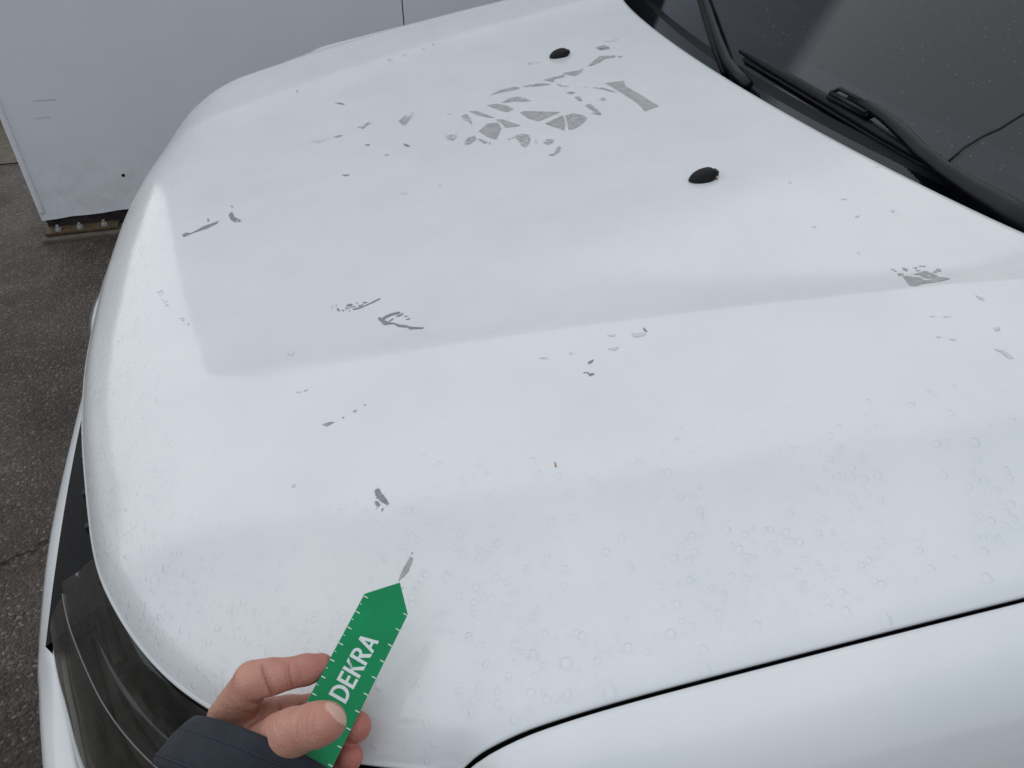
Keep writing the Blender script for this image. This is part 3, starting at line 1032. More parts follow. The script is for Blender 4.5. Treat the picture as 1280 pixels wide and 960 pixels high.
# --- peeled paint
def patch(name, crop, poly, mat, rag=.6, hole=0.0, seed=0, lift=.00035):
    ox, oy, sc = crop
    p = np.array([(ox + q[0]/sc, oy + q[1]/sc) for q in poly], float)
    h = on_hood(p)
    if np.isnan(h).any():
        return
    xy = h[:, :2]
    lo, hi = xy.min(0) - .002, xy.max(0) + .002
    size = max(hi - lo)
    c = min(max(.00035, size/110), .0012)
    gx, gy_ = np.arange(lo[0], hi[0] + c, c), np.arange(lo[1], hi[1] + c, c)
    GX, GY = np.meshgrid(gx, gy_, indexing='ij')
    # signed distance to polygon
    inside = np.zeros(GX.shape, bool)
    dist = np.full(GX.shape, 1e9)
    n = len(xy)
    for i in range(n):
        a, b_ = xy[i], xy[(i+1) % n]
        cond = ((a[1] > GY) != (b_[1] > GY))
        xi = (b_[0]-a[0])*(GY-a[1])/((b_[1]-a[1]) if abs(b_[1]-a[1]) > 1e-12 else 1e-12) + a[0]
        inside ^= cond & (GX < xi)
        ab = b_ - a; L2 = max(ab @ ab, 1e-14)
        t = np.clip(((GX-a[0])*ab[0] + (GY-a[1])*ab[1])/L2, 0, 1)
        dist = np.minimum(dist, np.hypot(GX-a[0]-t*ab[0], GY-a[1]-t*ab[1]))
    f = np.where(inside, dist, -dist) * 1000.0      # mm
    f = f + rag*(2.0*fbm(GX*420, GY*420, seed, 3) + 1.4*fbm(GX*1100, GY*1100, seed+5, 2)) + .2*rag
    if hole:
        hn = fbm(GX*330, GY*520, seed+91, 4)*6.0
        f = np.minimum(f, (hn + (1.0 - 4.2*hole))*1.0)
    f = np.where((GX <= gx[0]) | (GX >= gx[-1]-1e-9) | (GY <= gy_[0]) | (GY >= gy_[-1]-1e-9), -1, f)
    vid, vs, fs = {}, [], []
    ni, nj = f.shape
    pos = f > 0
    def gv(i, j):
        k = (i, j)
        if k not in vid:
            vid[k] = len(vs); vs.append((GX[i, j], GY[i, j]))
        return vid[k]
    def ev(a, b_):
        k = (a, b_) if a < b_ else (b_, a)
        if k not in vid:
            fa, fb = f[k[0]], f[k[1]]
            t = fa/(fa-fb)
            vid[k] = len(vs)
            vs.append((GX[k[0]] + t*(GX[k[1]]-GX[k[0]]), GY[k[0]] + t*(GY[k[1]]-GY[k[0]])))
        return vid[k]
    act = pos[:-1, :-1] | pos[1:, :-1] | pos[:-1, 1:] | pos[1:, 1:]
    for i, j in zip(*np.where(act)):
        quad = [(i, j), (i+1, j), (i+1, j+1), (i, j+1)]
        if all(pos[q] for q in quad):
            fs.append([gv(*q) for q in quad]); continue
        for tri in ((quad[0], quad[1], quad[2]), (quad[0], quad[2], quad[3])):
            pl = []
            for k in range(3):
                a, b_ = tri[k], tri[(k+1) % 3]
                if pos[a]: pl.append(gv(*a))
                if pos[a] != pos[b_]: pl.append(ev(a, b_))
            if len(pl) >= 3: fs.append(pl)
    if not fs:
        return
    A = np.array(vs)
    zz = hoodz(A[:, 0], A[:, 1]) + lift
    mesh_obj(name, np.column_stack([A, zz]), fs, mat, hood)

CA, CB, CC, CD, CE, CF = (550, 60, 4.267), (360, 30, 2.56), (60, 180, 2.4615), (350, 350, 2.56), (800, 180, 2.667), (260, 690, 3.557)
CG, CH = (400, 360, 8.0), (440, 590, 6.4)
CI = (1080, 300, 8.0)
P_, D_, S_ = PRIMER, PRIMERD, SCUFF
patches = [
 (CA, [(882,188),(980,176),(990,205),(1060,245),(1130,290),(1168,310),(1092,338),(1060,300),(1010,265),(945,225)], P_, .5, 0),
 (CA, [(790,95),(850,45),(935,40),(935,50),(880,58),(850,78),(800,97)], P_, .7, .1),
 (CA, [(945,42),(972,44),(960,54)], P_, .6, 0),
 (CA, [(838,2),(900,-4),(905,3),(860,12)], P_, .6, 0),
 (CA, [(655,135),(740,120),(765,110),(750,132),(720,150),(690,145)], P_, .6, 0),
 (CA, [(550,170),(600,158),(660,143),(665,155),(610,165),(605,182),(585,178)], P_, .9, .1),
 (CA, [(437,208),(480,196),(550,188),(590,195),(545,203),(480,207)], P_, .8, .08),
 (CA, [(270,250),(330,222),(400,207),(425,212),(415,220),(350,232)], P_, .4, 0),
 (CA, [(330,293),(360,272),(410,260),(450,268),(490,283),(450,286),(400,285)], P_, 1.0, .22),
 (CA, [(250,306),(300,298),(350,306),(392,326),(360,343),(310,330)], P_, .3, 0),
 (CA, [(425,345),(450,337),(640,343),(525,392),(470,375)], P_, .3, 0),
 (CA, [(560,404),(610,380),(655,360),(668,400),(662,440),(620,425)], P_, .4, .06),
 (CA, [(668,362),(710,348),(765,360),(785,375),(760,405),(720,430),(688,436),(680,400)], P_, .8, .12),
 (CA, [(155,338),(200,338),(290,372),(260,372),(200,357)], P_, .5, 0),
 (CA, [(300,383),(330,380),(370,395),(430,415),(400,420),(350,425),(330,402)], P_, .7, .08),
 (CA, [(205,445),(250,405),(310,397),(328,430),(300,490),(255,475)], P_, .25, 0),
 (CA, [(115,365),(140,352),(160,370),(172,410),(150,390),(125,385)], P_, 1.0, .30),
 (CA, [(30,470),(80,460),(90,475),(70,495),(45,490)], P_, 1.2, .35),
 (CA, [(130,505),(150,480),(185,467),(192,485),(165,510),(140,517)], P_, .9, .15),
 (CA, [(200,487),(215,485),(252,503),(240,512)], P_, .6, 0),
 (CA, [(260,505),(270,507),(268,515)], P_, .5, 0),
 (CA, [(355,492),(400,470),(440,457),(475,465),(482,495),(460,530),(440,525),(420,495),(400,480)], P_, 1.1, .26),
 (CA, [(550,505),(570,488),(605,490),(603,505),(575,517)], P_, .9, .15),
 (CA, [(500,490),(515,487),(520,505),(508,510)], S_, .9, .2),
 (CA, [(575,570),(610,563),(630,527),(645,530),(635,555),(600,578)], P_, .9, .12),
 (CA, [(675,238),(700,233),(722,240),(695,247)], P_, .6, 0),
 (CA, [(715,262),(745,260),(758,280),(745,285)], P_, .5, 0),
 (CA, [(775,305),(800,298),(830,325),(860,350),(855,360),(830,345),(800,325)], P_, .5, 0),
 (CA, [(805,345),(850,352),(850,358),(815,350)], P_, .4, 0),
 (CA, [(815,212),(870,212),(900,222),(942,238),(910,233),(860,220)], P_, .7, .15),
 (CA, [(850,275),(870,265),(888,275),(870,285)], P_, 1.0, .28),
 (CA, [(620,190),(660,203),(690,206),(640,205)], P_, .5, .1),
 (CA, [(720,203),(800,208),(790,212)], S_, .8, .2),
 (CA, [(30,350),(70,348),(60,355)], S_, .7, .2),
 (CA, [(440,80),(540,72),(480,90)], S_, .8, .3),
 (CB, [(355,310),(375,292),(390,295),(400,283),(395,298),(380,318),(370,325)], P_, 1.2, .3),
 (CB, [(225,330),(250,318),(268,315),(240,335)], P_, 1.0, .35),
 (CB, [(145,362),(165,355),(178,357),(158,363)], P_, .7, .1),
 (CB, [(150,253),(165,252),(183,257),(172,258)], D_, .5, 0),
 (CB, [(245,386),(262,385),(258,391)], D_, .5, 0),
 (CB, [(368,383),(380,385),(392,392),(378,393)], D_, .5, 0),
 (CB, [(305,420),(320,416),(322,420)], P_, .5, 0),
 (CB, [(172,484),(198,482),(190,487)], P_, .5, 0),
 (CB, [(315,112),(330,108),(335,118),(322,120)], S_, .9, .2),
 (CB, [(362,100),(382,92),(375,103)], S_, .9, .2),
 (CB, [(425,80),(440,76),(436,82)], S_, .9, .1),
 (CB, [(462,64),(468,64),(465,70)], P_, .5, 0),
 (CB, [(985,75),(1010,68),(1028,75),(1000,84)], P_, .9, .1),
 (CB, [(1010,56),(1040,50),(1060,48),(1050,56)], S_, .8, .2),
 (CB, [(25,215),(32,212),(30,220)], P_, .5, 0),
 (CB, [(65,378),(95,372),(130,365),(100,382)], S_, 1.0, .3),
 (CC, [(412,280),(425,273),(440,275),(480,253),(526,237),(520,245),(490,260),(450,273),(418,287)], D_, .35, 0),
 (CC, [(490,240),(492,228),(497,238)], D_, .3, 0),
 (CC, [(556,220),(565,207),(575,225),(590,232),(595,240),(575,241),(562,233)], D_, .5, .08),
 (CC, [(563,190),(570,193),(566,196)], D_, .3, 0),
 (CC, [(335,455),(350,450),(375,500),(362,500)], S_, .8, .4),
 (CC, [(400,535),(415,535),(442,560),(425,560)], S_, .8, .4),
 (CC, [(905,95),(928,94),(915,99)], P_, .4, 0),
 (CC, [(1200,120),(1210,125),(1205,135)], S_, .8, .1),
 (CC, [(1085,150),(1110,150),(1095,156)], S_, .8, .1),
 (CG, [(320,212),(400,195),(450,175),(490,155),(540,130),(590,105),(608,108),(560,135),(500,162),(450,185),(400,205),(340,222)], D_, .25, 0),
 (CG, [(240,215),(260,185),(290,150),(330,170),(360,190),(340,205),(300,200),(260,212)], D_, .6, .2),
 (CG, [(380,185),(400,165),(440,140),(470,145),(440,170),(400,190)], D_, .6, .25),
 (CG, [(165,205),(190,210),(195,238),(175,225)], D_, .4, .1),
 (CG, [(215,220),(240,222),(235,238)], D_, .4, 0),
 (CG, [(350,152),(378,148),(370,158)], D_, .3, 0),
 (CG, [(280,228),(305,228),(295,236)], D_, .3, 0),
 (CG, [(113,192),(130,194),(125,202)], D_, .3, 0),
 (CG, [(152,170),(170,172),(165,182)], D_, .3, 0),
 (CG, [(578,310),(592,288),(615,305),(650,280),(700,258),(780,238),(805,242),(790,262),(720,275),(660,305),(640,322),(690,342),(740,350),(800,368),(860,376),(905,388),(960,392),(1045,398),(1020,410),(890,415),(885,398),(780,390),(740,362),(640,372),(610,340)], D_, .2, 0),
 (CG, [(680,335),(735,300),(740,312),(705,335)], D_, .3, .05),
 (CG, [(755,288),(830,250),(828,268),(780,290)], D_, .35, .1),
 (CG, [(835,280),(880,278),(865,292)], D_, .35, .1),
 (CG, [(855,318),(905,300),(890,318)], D_, .3, 0),
 (CH, [(180,160),(190,140),(215,132),(230,160),(260,200),(295,250),(285,268),(250,248),(225,232),(205,205),(190,190)], D_, .3, 0),
 (CH, [(205,205),(218,215),(205,235),(225,262),(212,280),(190,262),(180,240),(185,215)], D_, .3, .08),
 (CH, [(235,318),(240,292),(252,290),(246,315)], D_, .2, 0),
 (CH, [(190,300),(200,280),(206,282)], D_, .2, 0),
 (CH, [(372,872),(400,800),(435,730),(465,682),(490,695),(470,740),(450,800),(405,845)], P_, .35, 0),
 (CH, [(470,655),(488,640),(492,648),(478,660)], P_, .3, 0),
 (CH, [(398,930),(410,925),(405,938)], D_, .2, 0),
 (CD, [(135,463),(160,455),(175,455),(150,468)], P_, .4, 0),
 (CD, [(198,440),(206,438),(203,445)], P_, .3, 0),
 (CD, [(232,420),(247,415),(240,424)], P_, .3, 0),
 (CD, [(265,400),(275,399),(272,404)], P_, .3, 0),
 (CD, [(985,262),(1003,256),(998,264),(988,270)], D_, .4, 0),
 (CD, [(970,298),(990,293),(1008,303),(990,308),(985,300)], D_, .5, .1),
 (CD, [(1160,153),(1166,154),(1175,165),(1168,166)], D_, .3, 0),
 (CD, [(1125,175),(1150,165),(1165,175),(1140,188)], S_, .8, .15),
 (CD, [(1045,178),(1075,172),(1070,182)], S_, .8, .15),
 (CD, [(830,250),(865,248),(860,256)], S_, .8, .15),
 (CD, [(1050,220),(1085,215),(1070,226)], S_, .8, .15),
 (CD, [(45,362),(105,346),(80,358)], S_, .5, .1),
 (CD, [(20,238),(45,232),(40,242)], S_, .5, .1),
 (CD, [(35,655),(50,655),(42,665)], S_, .5, .1),
 (CD, [(925,233),(936,233),(932,240)], S_, .5, 0),
 (CI, [(385,362),(440,360),(490,372),(560,375),(600,402),(650,405),(700,375),(770,372),(862,388),(820,402),(760,415),(700,425),(640,432),(580,440),(520,462),(455,455),(440,430)], P_, .35, 0),
 (CI, [(478,348),(540,330),(610,312),(660,325),(720,355),(740,362),(690,372),(640,385),(600,378),(560,350)], P_, .5, .05),
 (CI, [(690,328),(730,290),(765,292),(768,318),(735,312),(715,332)], P_, .4, .05),
 (CI, [(335,345),(350,335),(395,340),(390,355),(350,360)], P_, .5, .05),
 (CI, [(380,282),(400,278),(440,305),(425,318),(400,300)], P_, .5, .15),
 (CI, [(270,290),(310,300),(325,320),(300,312)], P_, .4, .15),
 (CI, [(550,262),(600,260),(635,266),(580,272)], P_, .4, .1),
 (CI, [(495,278),(530,276),(520,290)], P_, .4, .1),
 (CI, [(520,305),(560,302),(540,312)], P_, .4, .1),
 (CI, [(1100,540),(1150,545),(1200,585),(1195,605),(1150,590)], S_, .5, .15),
 (CI, [(640,765),(800,765),(870,770),(760,775)], S_, .5, .2),
 (CE, [(715,242),(732,238),(728,245)], S_, .4, 0),
 (CE, [(575,275),(588,274),(582,280)], S_, .4, 0),
 (CE, [(495,128),(506,128),(500,133)], S_, .4, 0),
 (CE, [(785,75),(795,76),(790,80)], S_, .4, 0),
 (CE, [(1180,615),(1195,610),(1200,622),(1185,625)], S_, .6, .05),
 (CE, [(985,642),(1002,642),(995,648)], S_, .6, 0),
 (CE, [(1030,650),(1055,650),(1045,656)], S_, .6, 0),
 (CE, [(1180,683),(1215,690),(1242,712),(1235,718),(1205,698)], S_, .6, .05),
 (CE, [(0,640),(12,628),(20,632),(10,642)], S_, .6, 0),
 (CE, [(820,215),(855,225),(870,238),(845,232)], S_, .6, .3),
 (CE, [(655,185),(690,182),(680,190)], S_, .6, .3),
 (CE, [(720,355),(735,368),(715,370)], S_, .6, .3),
]
for k, (c, pl, mt, rg, ho) in enumerate(patches):
    nm = 'peeled_paint_patch' if mt is P_ else ('paint_scratch' if mt is D_ else 'dull_scuff')
    patch(nm, c, pl, mt, rg, ho, seed=100 + k*7)
    if mt is P_ and rg >= .4:
        patch('worn_rim', c, pl, FEATHER, rg*1.6 + .8, .17, seed=900 + k*5, lift=.0002)
patch('rust_speck', CD, [(877,583),(881,583),(886,598),(881,600)], RUSTY, .2, 0, 5)

# --- rain drops
def drop_mesh(mb, x, y, r, hgt, stretch=1.0, ang=0.0, seg=8):
    eps = .002
    nx = -(hoodz(x+eps, y) - hoodz(x-eps, y))/(2*eps); ny = -(hoodz(x, y+eps) - hoodz(x, y-eps))/(2*eps)
    nrm = np.array([nx, ny, 1.0]); nrm /= np.linalg.norm(nrm)
    a = np.array([math.cos(ang), math.sin(ang), 0]); a -= nrm*(a @ nrm); a /= np.linalg.norm(a)
    b_ = np.cross(nrm, a)
    c = np.array([x, y, float(hoodz(x, y))]) + nrm*.00005
    base = len(mb.v)
    wob = [1 + rng.uniform(-.14, .14) for _ in range(seg)]
    for (q, hh) in ((1.0, -.03), (.86, .36), (.5, .80)):
        for k in range(seg):
            an = 2*math.pi*k/seg
            p = c + (a*math.cos(an)*stretch + b_*math.sin(an))*r*q*wob[k] + nrm*hgt*hh
            mb.v.append(tuple(p))
    mb.v.append(tuple(c + nrm*hgt))
    for i in range(2):
        for k in range(seg):
            mb.f.append((base+i*seg+k, base+i*seg+(k+1) % seg, base+(i+1)*seg+(k+1) % seg, base+(i+1)*seg+k))
    for k in range(seg):
        mb.f.append((base+2*seg+k, base+2*seg+(k+1) % seg, base+3*seg))

small = MB()
def scatter(n, fy, cond, rmin, rmax, power=2.5):
    made = 0
    while made < n:
        y = fy(); x = rng.uniform(-.26, .70)
        if x > float(xr(y)) - .01 or x < float(xf(y)) + .002 or not cond(x, y):
            continue
        if abs(y) > float(hwx(x)) - .004:
            continue
        r = rmin + (rmax-rmin)*rng.random()**power
        ang = math.atan2(1 if y > 0 else -1, -.4) + rng.uniform(-.4, .4)
        drop_mesh(small, x, y, r, r*rng.uniform(.40, .62), rng.uniform(1.0, 1.45), ang, 8)
        made += 1
def y2f(x): return .60 + .25*x - .09*x*x
clump = lambda x, y: vnoise(np.array(x*22), np.array(y*22), 3) > rng.random()*.8
scatter(2300, lambda: -rng.uniform(.56, .772), lambda x, y: -y > y2f(x) + .03*rng.gauss(0, 1) and clump(x, y), .0005, .0026, 3.2)
scatter(6500, lambda: rng.uniform(-.74, .55), lambda x, y: x - float(xf(y)) < .12*rng.random()**1.2, .0004, .0013, 2.2)
scatter(700, lambda: -rng.uniform(.20, .66), lambda x, y: True, .0004, .0011, 2.0)
scatter(250, lambda: rng.uniform(.56, .77), lambda x, y: True, .0006, .0022, 3.0)
small.build('rain_drops', WATER, hood, kind='stuff')
# the large drops one can pick out
for (px, py, rr, st) in ((1107, 777, .0046, 1.5), (762, 866, .0048, 1.3), (708, 829, .0052, 1.1), (664, 866, .0030, 1.5), (667, 818, .0034, 1.3), (785, 810, .0034, 1.4),
                     (881, 838, .0045, 1.2), (1058, 765, .0036, 1.4), (838, 793, .0040, 1.2), (758, 690, .0036, 1.0), (875, 640, .003, 1.1), (1218, 553, .0042, 1.1),
                     (1171, 555, .0036, 1.0), (1234, 723, .0038, 1.2), (683, 874, .0030, 1.2), (643, 900, .0030, 1.2), (590, 893, .0028, 1.2), (620, 722, .0030, 1.1),
                     (850, 622, .0032, 1.0), (1038, 574, .003, 1.1), (1180, 594, .0028, 1.5), (1098, 594, .003, 1.4), (728, 795, .0034, 1.2), (622, 880, .0026, 1.2), (475, 856, .004, 1.2)):
    h = on_hood([(px, py)])[0]
    mb = MB()
    drop_mesh(mb, h[0], h[1], rr*.8, rr*.42, st, math.atan2(-1, -.25), 16)
    mb.build('water_drop', WATER, hood)

# ------------------------------------------------------------------ green gauge card
KD = 1.0
def cs(px, py, d):
    return Vector(at(px, py, d*KD))
Lp, Rp, Bp = cs(456, 742, .475), cs(510, 768, .482), cs(378, 888, .436)
e_v = (Bp - Lp).normalized()                 # along, towards the hand
wvec = Rp - Lp
e_u = (wvec - e_v*wvec.dot(e_v)); Wd = e_u.length; e_u.normalize()
sk = wvec.dot(e_v)                           # how far the right shoulder sits down
e_n = e_u.cross(e_v).normalized()
if e_n.dot(Vector(CAM) - Lp) < 0:
    e_n = -e_n
card = empty('gauge_card', Bp, label='green pointed gauge card with white lettering and tick marks held in the hand', category='card')
LEN = .160
def cp_(u, v, h_=0.0):
    return Lp + e_u*u + e_v*v + e_n*h_
# tip by pixel in the card plane
dT = rays([(500, 728)])[0]
tT = ((Lp - Vector(CAM)).dot(e_n))/Vector(dT).dot(e_n)
Tp = Vector(CAM + dT*tT) - Lp
tu, tv = Tp.dot(e_u), Tp.dot(e_v)
outl = [(0, 0), (tu, tv), (Wd, sk), (Wd, LEN), (0, LEN)]
th = .0011
def slab(o2, h0, h1):
    n = len(o2)
    vs = [cp_(u, v, h0) for u, v in o2] + [cp_(u, v, h1) for u, v in o2]
    fs = [tuple(range(n)), tuple(range(2*n-1, n-1, -1))] + [(k, (k+1) % n, n+(k+1) % n, n+k) for k in range(n)]
    return MB().add(vs, fs)
body = slab(outl, -th, 0).build('card_body', GREEN, card, smooth=False)
bm = bmesh.new(); bm.from_mesh(body.data); bmesh.ops.recalc_face_normals(bm, faces=bm.faces)
bmesh.ops.bevel(bm, geom=list(bm.edges), offset=.0002, segments=1, affect='EDGES'); bm.to_mesh(body.data); bm.free()
tick = .0103
for k in range(15):
    v0 = .0012 + k*tick
    if v0 < LEN-.003:
        slab([(.0002, v0), (.0030, v0-.0000), (.0030, v0+.0006), (.0002, v0+.0006)], .00003, .00016).build('tick_mark', WPRINT, card, smooth=False)
    v1 = sk + .0005 + k*tick
    if v1 < LEN-.003:
        slab([(Wd-.0030, v1), (Wd-.0002, v1), (Wd-.0002, v1+.0006), (Wd-.0030, v1+.0006)], .00003, .00016).build('tick_mark', WPRINT, card, smooth=False)
    for hb, (ua, ub) in ((.5, (.0002, .0014)),):
        vh = v0 + tick*hb
        if vh < LEN-.003:
            slab([(ua, vh), (ub, vh), (ub, vh+.0004), (ua, vh+.0004)], .00003, .00016).build('tick_mark', WPRINT, card, smooth=False)
# lettering, baseline to the right side, reading towards the tip
def letter_polys(ch):
    s = .17      # stroke
    if ch == 'E': return [[(0,0),(s,0),(s,1),(0,1)], [(s,0),(.52,0),(.52,s*.9),(s,s*.9)], [(s,.43),(.48,.43),(.48,.43+s*.85),(s,.43+s*.85)], [(s,1-s*.9),(.52,1-s*.9),(.52,1),(s,1)]], .60
    if ch == 'K': return [[(0,0),(s,0),(s,1),(0,1)], [(s,.43),(.42,1),(.64,1),(s+.11,.535),(s,.62)], [(s+.02,.50),(.45,0),(.68,0),(.30,.58)]], .70
    def arc(cx, cy, rx, ry, a0, a1, n=12):
        return [(cx+rx*math.cos(a0+(a1-a0)*i/n), cy+ry*math.sin(a0+(a1-a0)*i/n)) for i in range(n+1)]
    if ch == 'D':
        o_ = arc(.26, .5, .44, .5, -math.pi/2, math.pi/2); i_ = arc(.26, .5, .26, .345, -math.pi/2, math.pi/2)
        q = [[(0,0),(s,0),(s,1),(0,1)], [(s,0),(.26,0),(.26,.155),(s,.155)], [(s,.845),(.26,.845),(.26,1),(s,1)]]
        for k in range(12): q.append([i_[k], o_[k], o_[k+1], i_[k+1]])
        return q, .78
    if ch == 'R':
        o_ = arc(.30, .72, .29, .28, -math.pi/2, math.pi/2); i_ = arc(.30, .72, .125, .135, -math.pi/2, math.pi/2)
        q = [[(0,0),(s,0),(s,1),(0,1)], [(s,.44),(.30,.44),(.30,.585),(s,.585)], [(s,.855),(.30,.855),(.30,1),(s,1)], [(.22,.44),(.42,.47),(.68,0),(.47,0)]]
        for k in range(12): q.append([i_[k], o_[k], o_[k+1], i_[k+1]])
        return q, .70
    if ch == 'A':
        return [[(0,0),(s,0),(.44,1),(.27,1)], [(.54,0),(.72,0),(.45,1),(.28,1)], [(.13,.20),(.58,.20),(.55,.345),(.17,.345)]], .74
HT = .0128
def card_pix(px, py):
    d = rays([(px, py)])[0]
    t = ((Lp - Vector(CAM)).dot(e_n))/Vector(d).dot(e_n)
    q = Vector(CAM + d*t) - Lp
    return q.dot(e_u), q.dot(e_v)
u0, v0 = card_pix(432, 880)      # D bottom-left corner (baseline start)
u1, v1 = card_pix(474, 801)      # end of A along the baseline
uT, vT = card_pix(409, 871)      # top of D
runlen = math.hypot(u1-u0, v1-v0)
bdir = ((u1-u0)/runlen, (v1-v0)/runlen)
HT = math.hypot(uT-u0, vT-v0)
# upright direction: perpendicular to the baseline in the card
nd = (-abs(bdir[1]), 0)
nd = (bdir[1], -bdir[0]) if bdir[1]*(uT-u0) - bdir[0]*(vT-v0) > 0 else (-bdir[1], bdir[0])
tot = sum(letter_polys(c)[1] for c in 'DEKRA')
sxk = runlen/tot
cur = 0
for ch in 'DEKRA':
    polys, adv = letter_polys(ch)
    mb = MB()
    for pi_, pl in enumerate(polys):
        pts2 = [(u0 + bdir[0]*(cur+x)*sxk + nd[0]*y*HT, v0 + bdir[1]*(cur+x)*sxk + nd[1]*y*HT) for x, y in pl]
        hh = .00016 + .00002*pi_
        n = len(pts2)
        vs = [cp_(u, v, .00003) for u, v in pts2] + [cp_(u, v, hh) for u, v in pts2]
        mb.add(vs, [tuple(range(n)), tuple(range(2*n-1, n-1, -1))] + [(k, (k+1) % n, n+(k+1) % n, n+k) for k in range(n)])
    lo_ = mb.build('letter', WPRINT, card, smooth=False)
    bm = bmesh.new(); bm.from_mesh(lo_.data); bmesh.ops.recalc_face_normals(bm, faces=bm.faces); bm.to_mesh(lo_.data); bm.free()
    cur += adv

# ------------------------------------------------------------------ hand
def cc(px, py, d):          # metric camera space
    d = d*KD
    return np.array([(px-640)/FPX*d, (480-py)/FPX*d, -d])
MM = .001*KD
fingers = {
 'index':  [((288, 897, .457), 13.5), ((316, 850, .440), 10.4), ((360, 842, .444), 8.6), ((401, 833, .4565), 7.6)],
 'middle': [((302, 912, .468), 13.0), ((338, 893, .458), 9.4), ((383, 887, .4635), 8.3), ((428, 874, .470), 7.8)],
 'ring':   [((318, 935, .478), 12.5), ((372, 925, .478), 9.6), ((418, 921, .468), 8.9), ((445, 908, .4560), 9.0)],
 'pinky':  [((330, 960, .478), 11.0), ((382, 962, .476), 8.6), ((415, 957, .466), 8.0), ((437, 946, .4540), 8.0)],
 'thumb':  [((322, 942, .446), 16.0), ((352, 920, .428), 12.6), ((384, 909, .417), 11.2), ((409, 902, .4135), 10.3)],
}
palm = [((300, 905, .458), 14.5), ((318, 915, .462), 17), ((330, 945, .468), 18), ((300, 940, .462), 20), ((275, 985, .458), 23), ((235, 1060, .455), 27)]
def seg_sdf(Pn, a, b_, ra, rb):
    ab = b_ - a
    t = np.clip(((Pn - a) @ ab)/(ab @ ab), 0, 1)
    return np.linalg.norm(Pn - (a + t[..., None]*ab), axis=-1) - (ra + (rb-ra)*t)
def smin(a, b_, k):
    h_ = np.clip(.5 + .5*(b_-a)/k, 0, 1)
    return b_*(1-h_) + a*h_ - k*h_*(1-h_)
H_ = .0010
allp = np.array([cc(*p) for ch in fingers.values() for p, _ in ch] + [cc(*p) for p, _ in palm])
lo, hi = allp.min(0) - .032, allp.max(0) + .024
gxs = [np.arange(lo[k], hi[k], H_) for k in range(3)]
G = np.stack(np.meshgrid(*gxs, indexing='ij'), -1).astype(np.float32)
pd = None
for i in range(len(palm)-1):
    s_ = seg_sdf(G, cc(*palm[i][0]).astype(np.float32), cc(*palm[i+1][0]).astype(np.float32), palm[i][1]*MM, palm[i+1][1]*MM)
    pd = s_ if pd is None else smin(pd, s_, .008)
Dn = pd
for nm, ch in fingers.items():
    fd = None
    for i in range(len(ch)-1):
        s_ = seg_sdf(G, cc(*ch[i][0]).astype(np.float32), cc(*ch[i+1][0]).astype(np.float32), ch[i][1]*MM, ch[i+1][1]*MM)
        fd = s_ if fd is None else smin(fd, s_, .0025)
    # fleshy pads between the joints
    for i in range(1, len(ch)-1):
        a, b_ = cc(*ch[i][0]), cc(*ch[i+1][0])
        mid_ = (a*.5 + b_*.5)
        rr = (ch[i][1]+ch[i+1][1])/2*MM
        s_ = np.linalg.norm(G - mid_.astype(np.float32), axis=-1) - rr*1.05
        fd = smin(fd, s_, .004)
    Dn = smin(smin(pd, fd, .007 if nm == 'thumb' else .0055), Dn, .0012)
# flexion creases: (pixel A, pixel B, depth, finger direction)
def groove(D_in, a, b_, dirv, depth=.0011, wid=.0008, rad=.004):
    a, b_ = a.astype(np.float32), b_.astype(np.float32)
    ab = b_ - a
    t = np.clip(((G - a) @ ab)/(ab @ ab), 0, 1)
    q = G - (a + t[..., None]*ab)
    s_ = q @ dirv.astype(np.float32)
    r_ = np.linalg.norm(q, axis=-1)
    return D_in + depth*np.exp(-(s_/wid)**2)*np.exp(-(r_/rad)**4)
idx = [cc(*p) for p, _ in fingers['index']]
mid = [cc(*p) for p, _ in fingers['middle']]
thm = [cc(*p) for p, _ in fingers['thumb']]
def unit(v): return v/np.linalg.norm(v)
creases = [
 (cc(325, 832, .432), cc(338, 866, .432), unit(idx[2]-idx[1]), .0016),
 (cc(358, 824, .435), cc(364, 858, .435), unit(idx[2]-idx[1]), .0013),
 (cc(348, 876, .450), cc(354, 906, .450), unit(mid[2]-mid[1]), .0014),
 (cc(372, 888, .405), cc(376, 905, .405), unit(thm[3]-thm[2]), .0005),
 (cc(381, 888, .405), cc(384, 908, .405), unit(thm[3]-thm[2]), .0005),
 (cc(310, 868, .437), cc(336, 896, .440), unit(np.array([.6, .6, 0])), .0010),
 (cc(300, 878, .440), cc(322, 900, .442), unit(np.array([.6, .6, 0])), .0007),
 (cc(329, 831, .432), cc(341, 862, .432), unit(idx[2]-idx[1]), .0006),
 (cc(354, 824, .435), cc(359, 856, .435), unit(idx[2]-idx[1]), .0005),
 (cc(367, 888, .405), cc(370, 915, .405), unit(thm[3]-thm[2]), .0006),
 (cc(389, 889, .404), cc(392, 912, .404), unit(thm[3]-thm[2]), .0005),
 (cc(318, 872, .437), cc(342, 892, .440), unit(np.array([.5, .7, 0])), .0007),
 (cc(345, 905, .415), cc(365, 925, .415), unit(np.array([.7, .5, 0])), .0005),
 (cc(375, 872, .452), cc(380, 905, .452), unit(mid[2]-mid[1]), .0010),
]
for a, b_, dv, dp in creases:
    Dn = groove(Dn, a, b_, dv, dp)

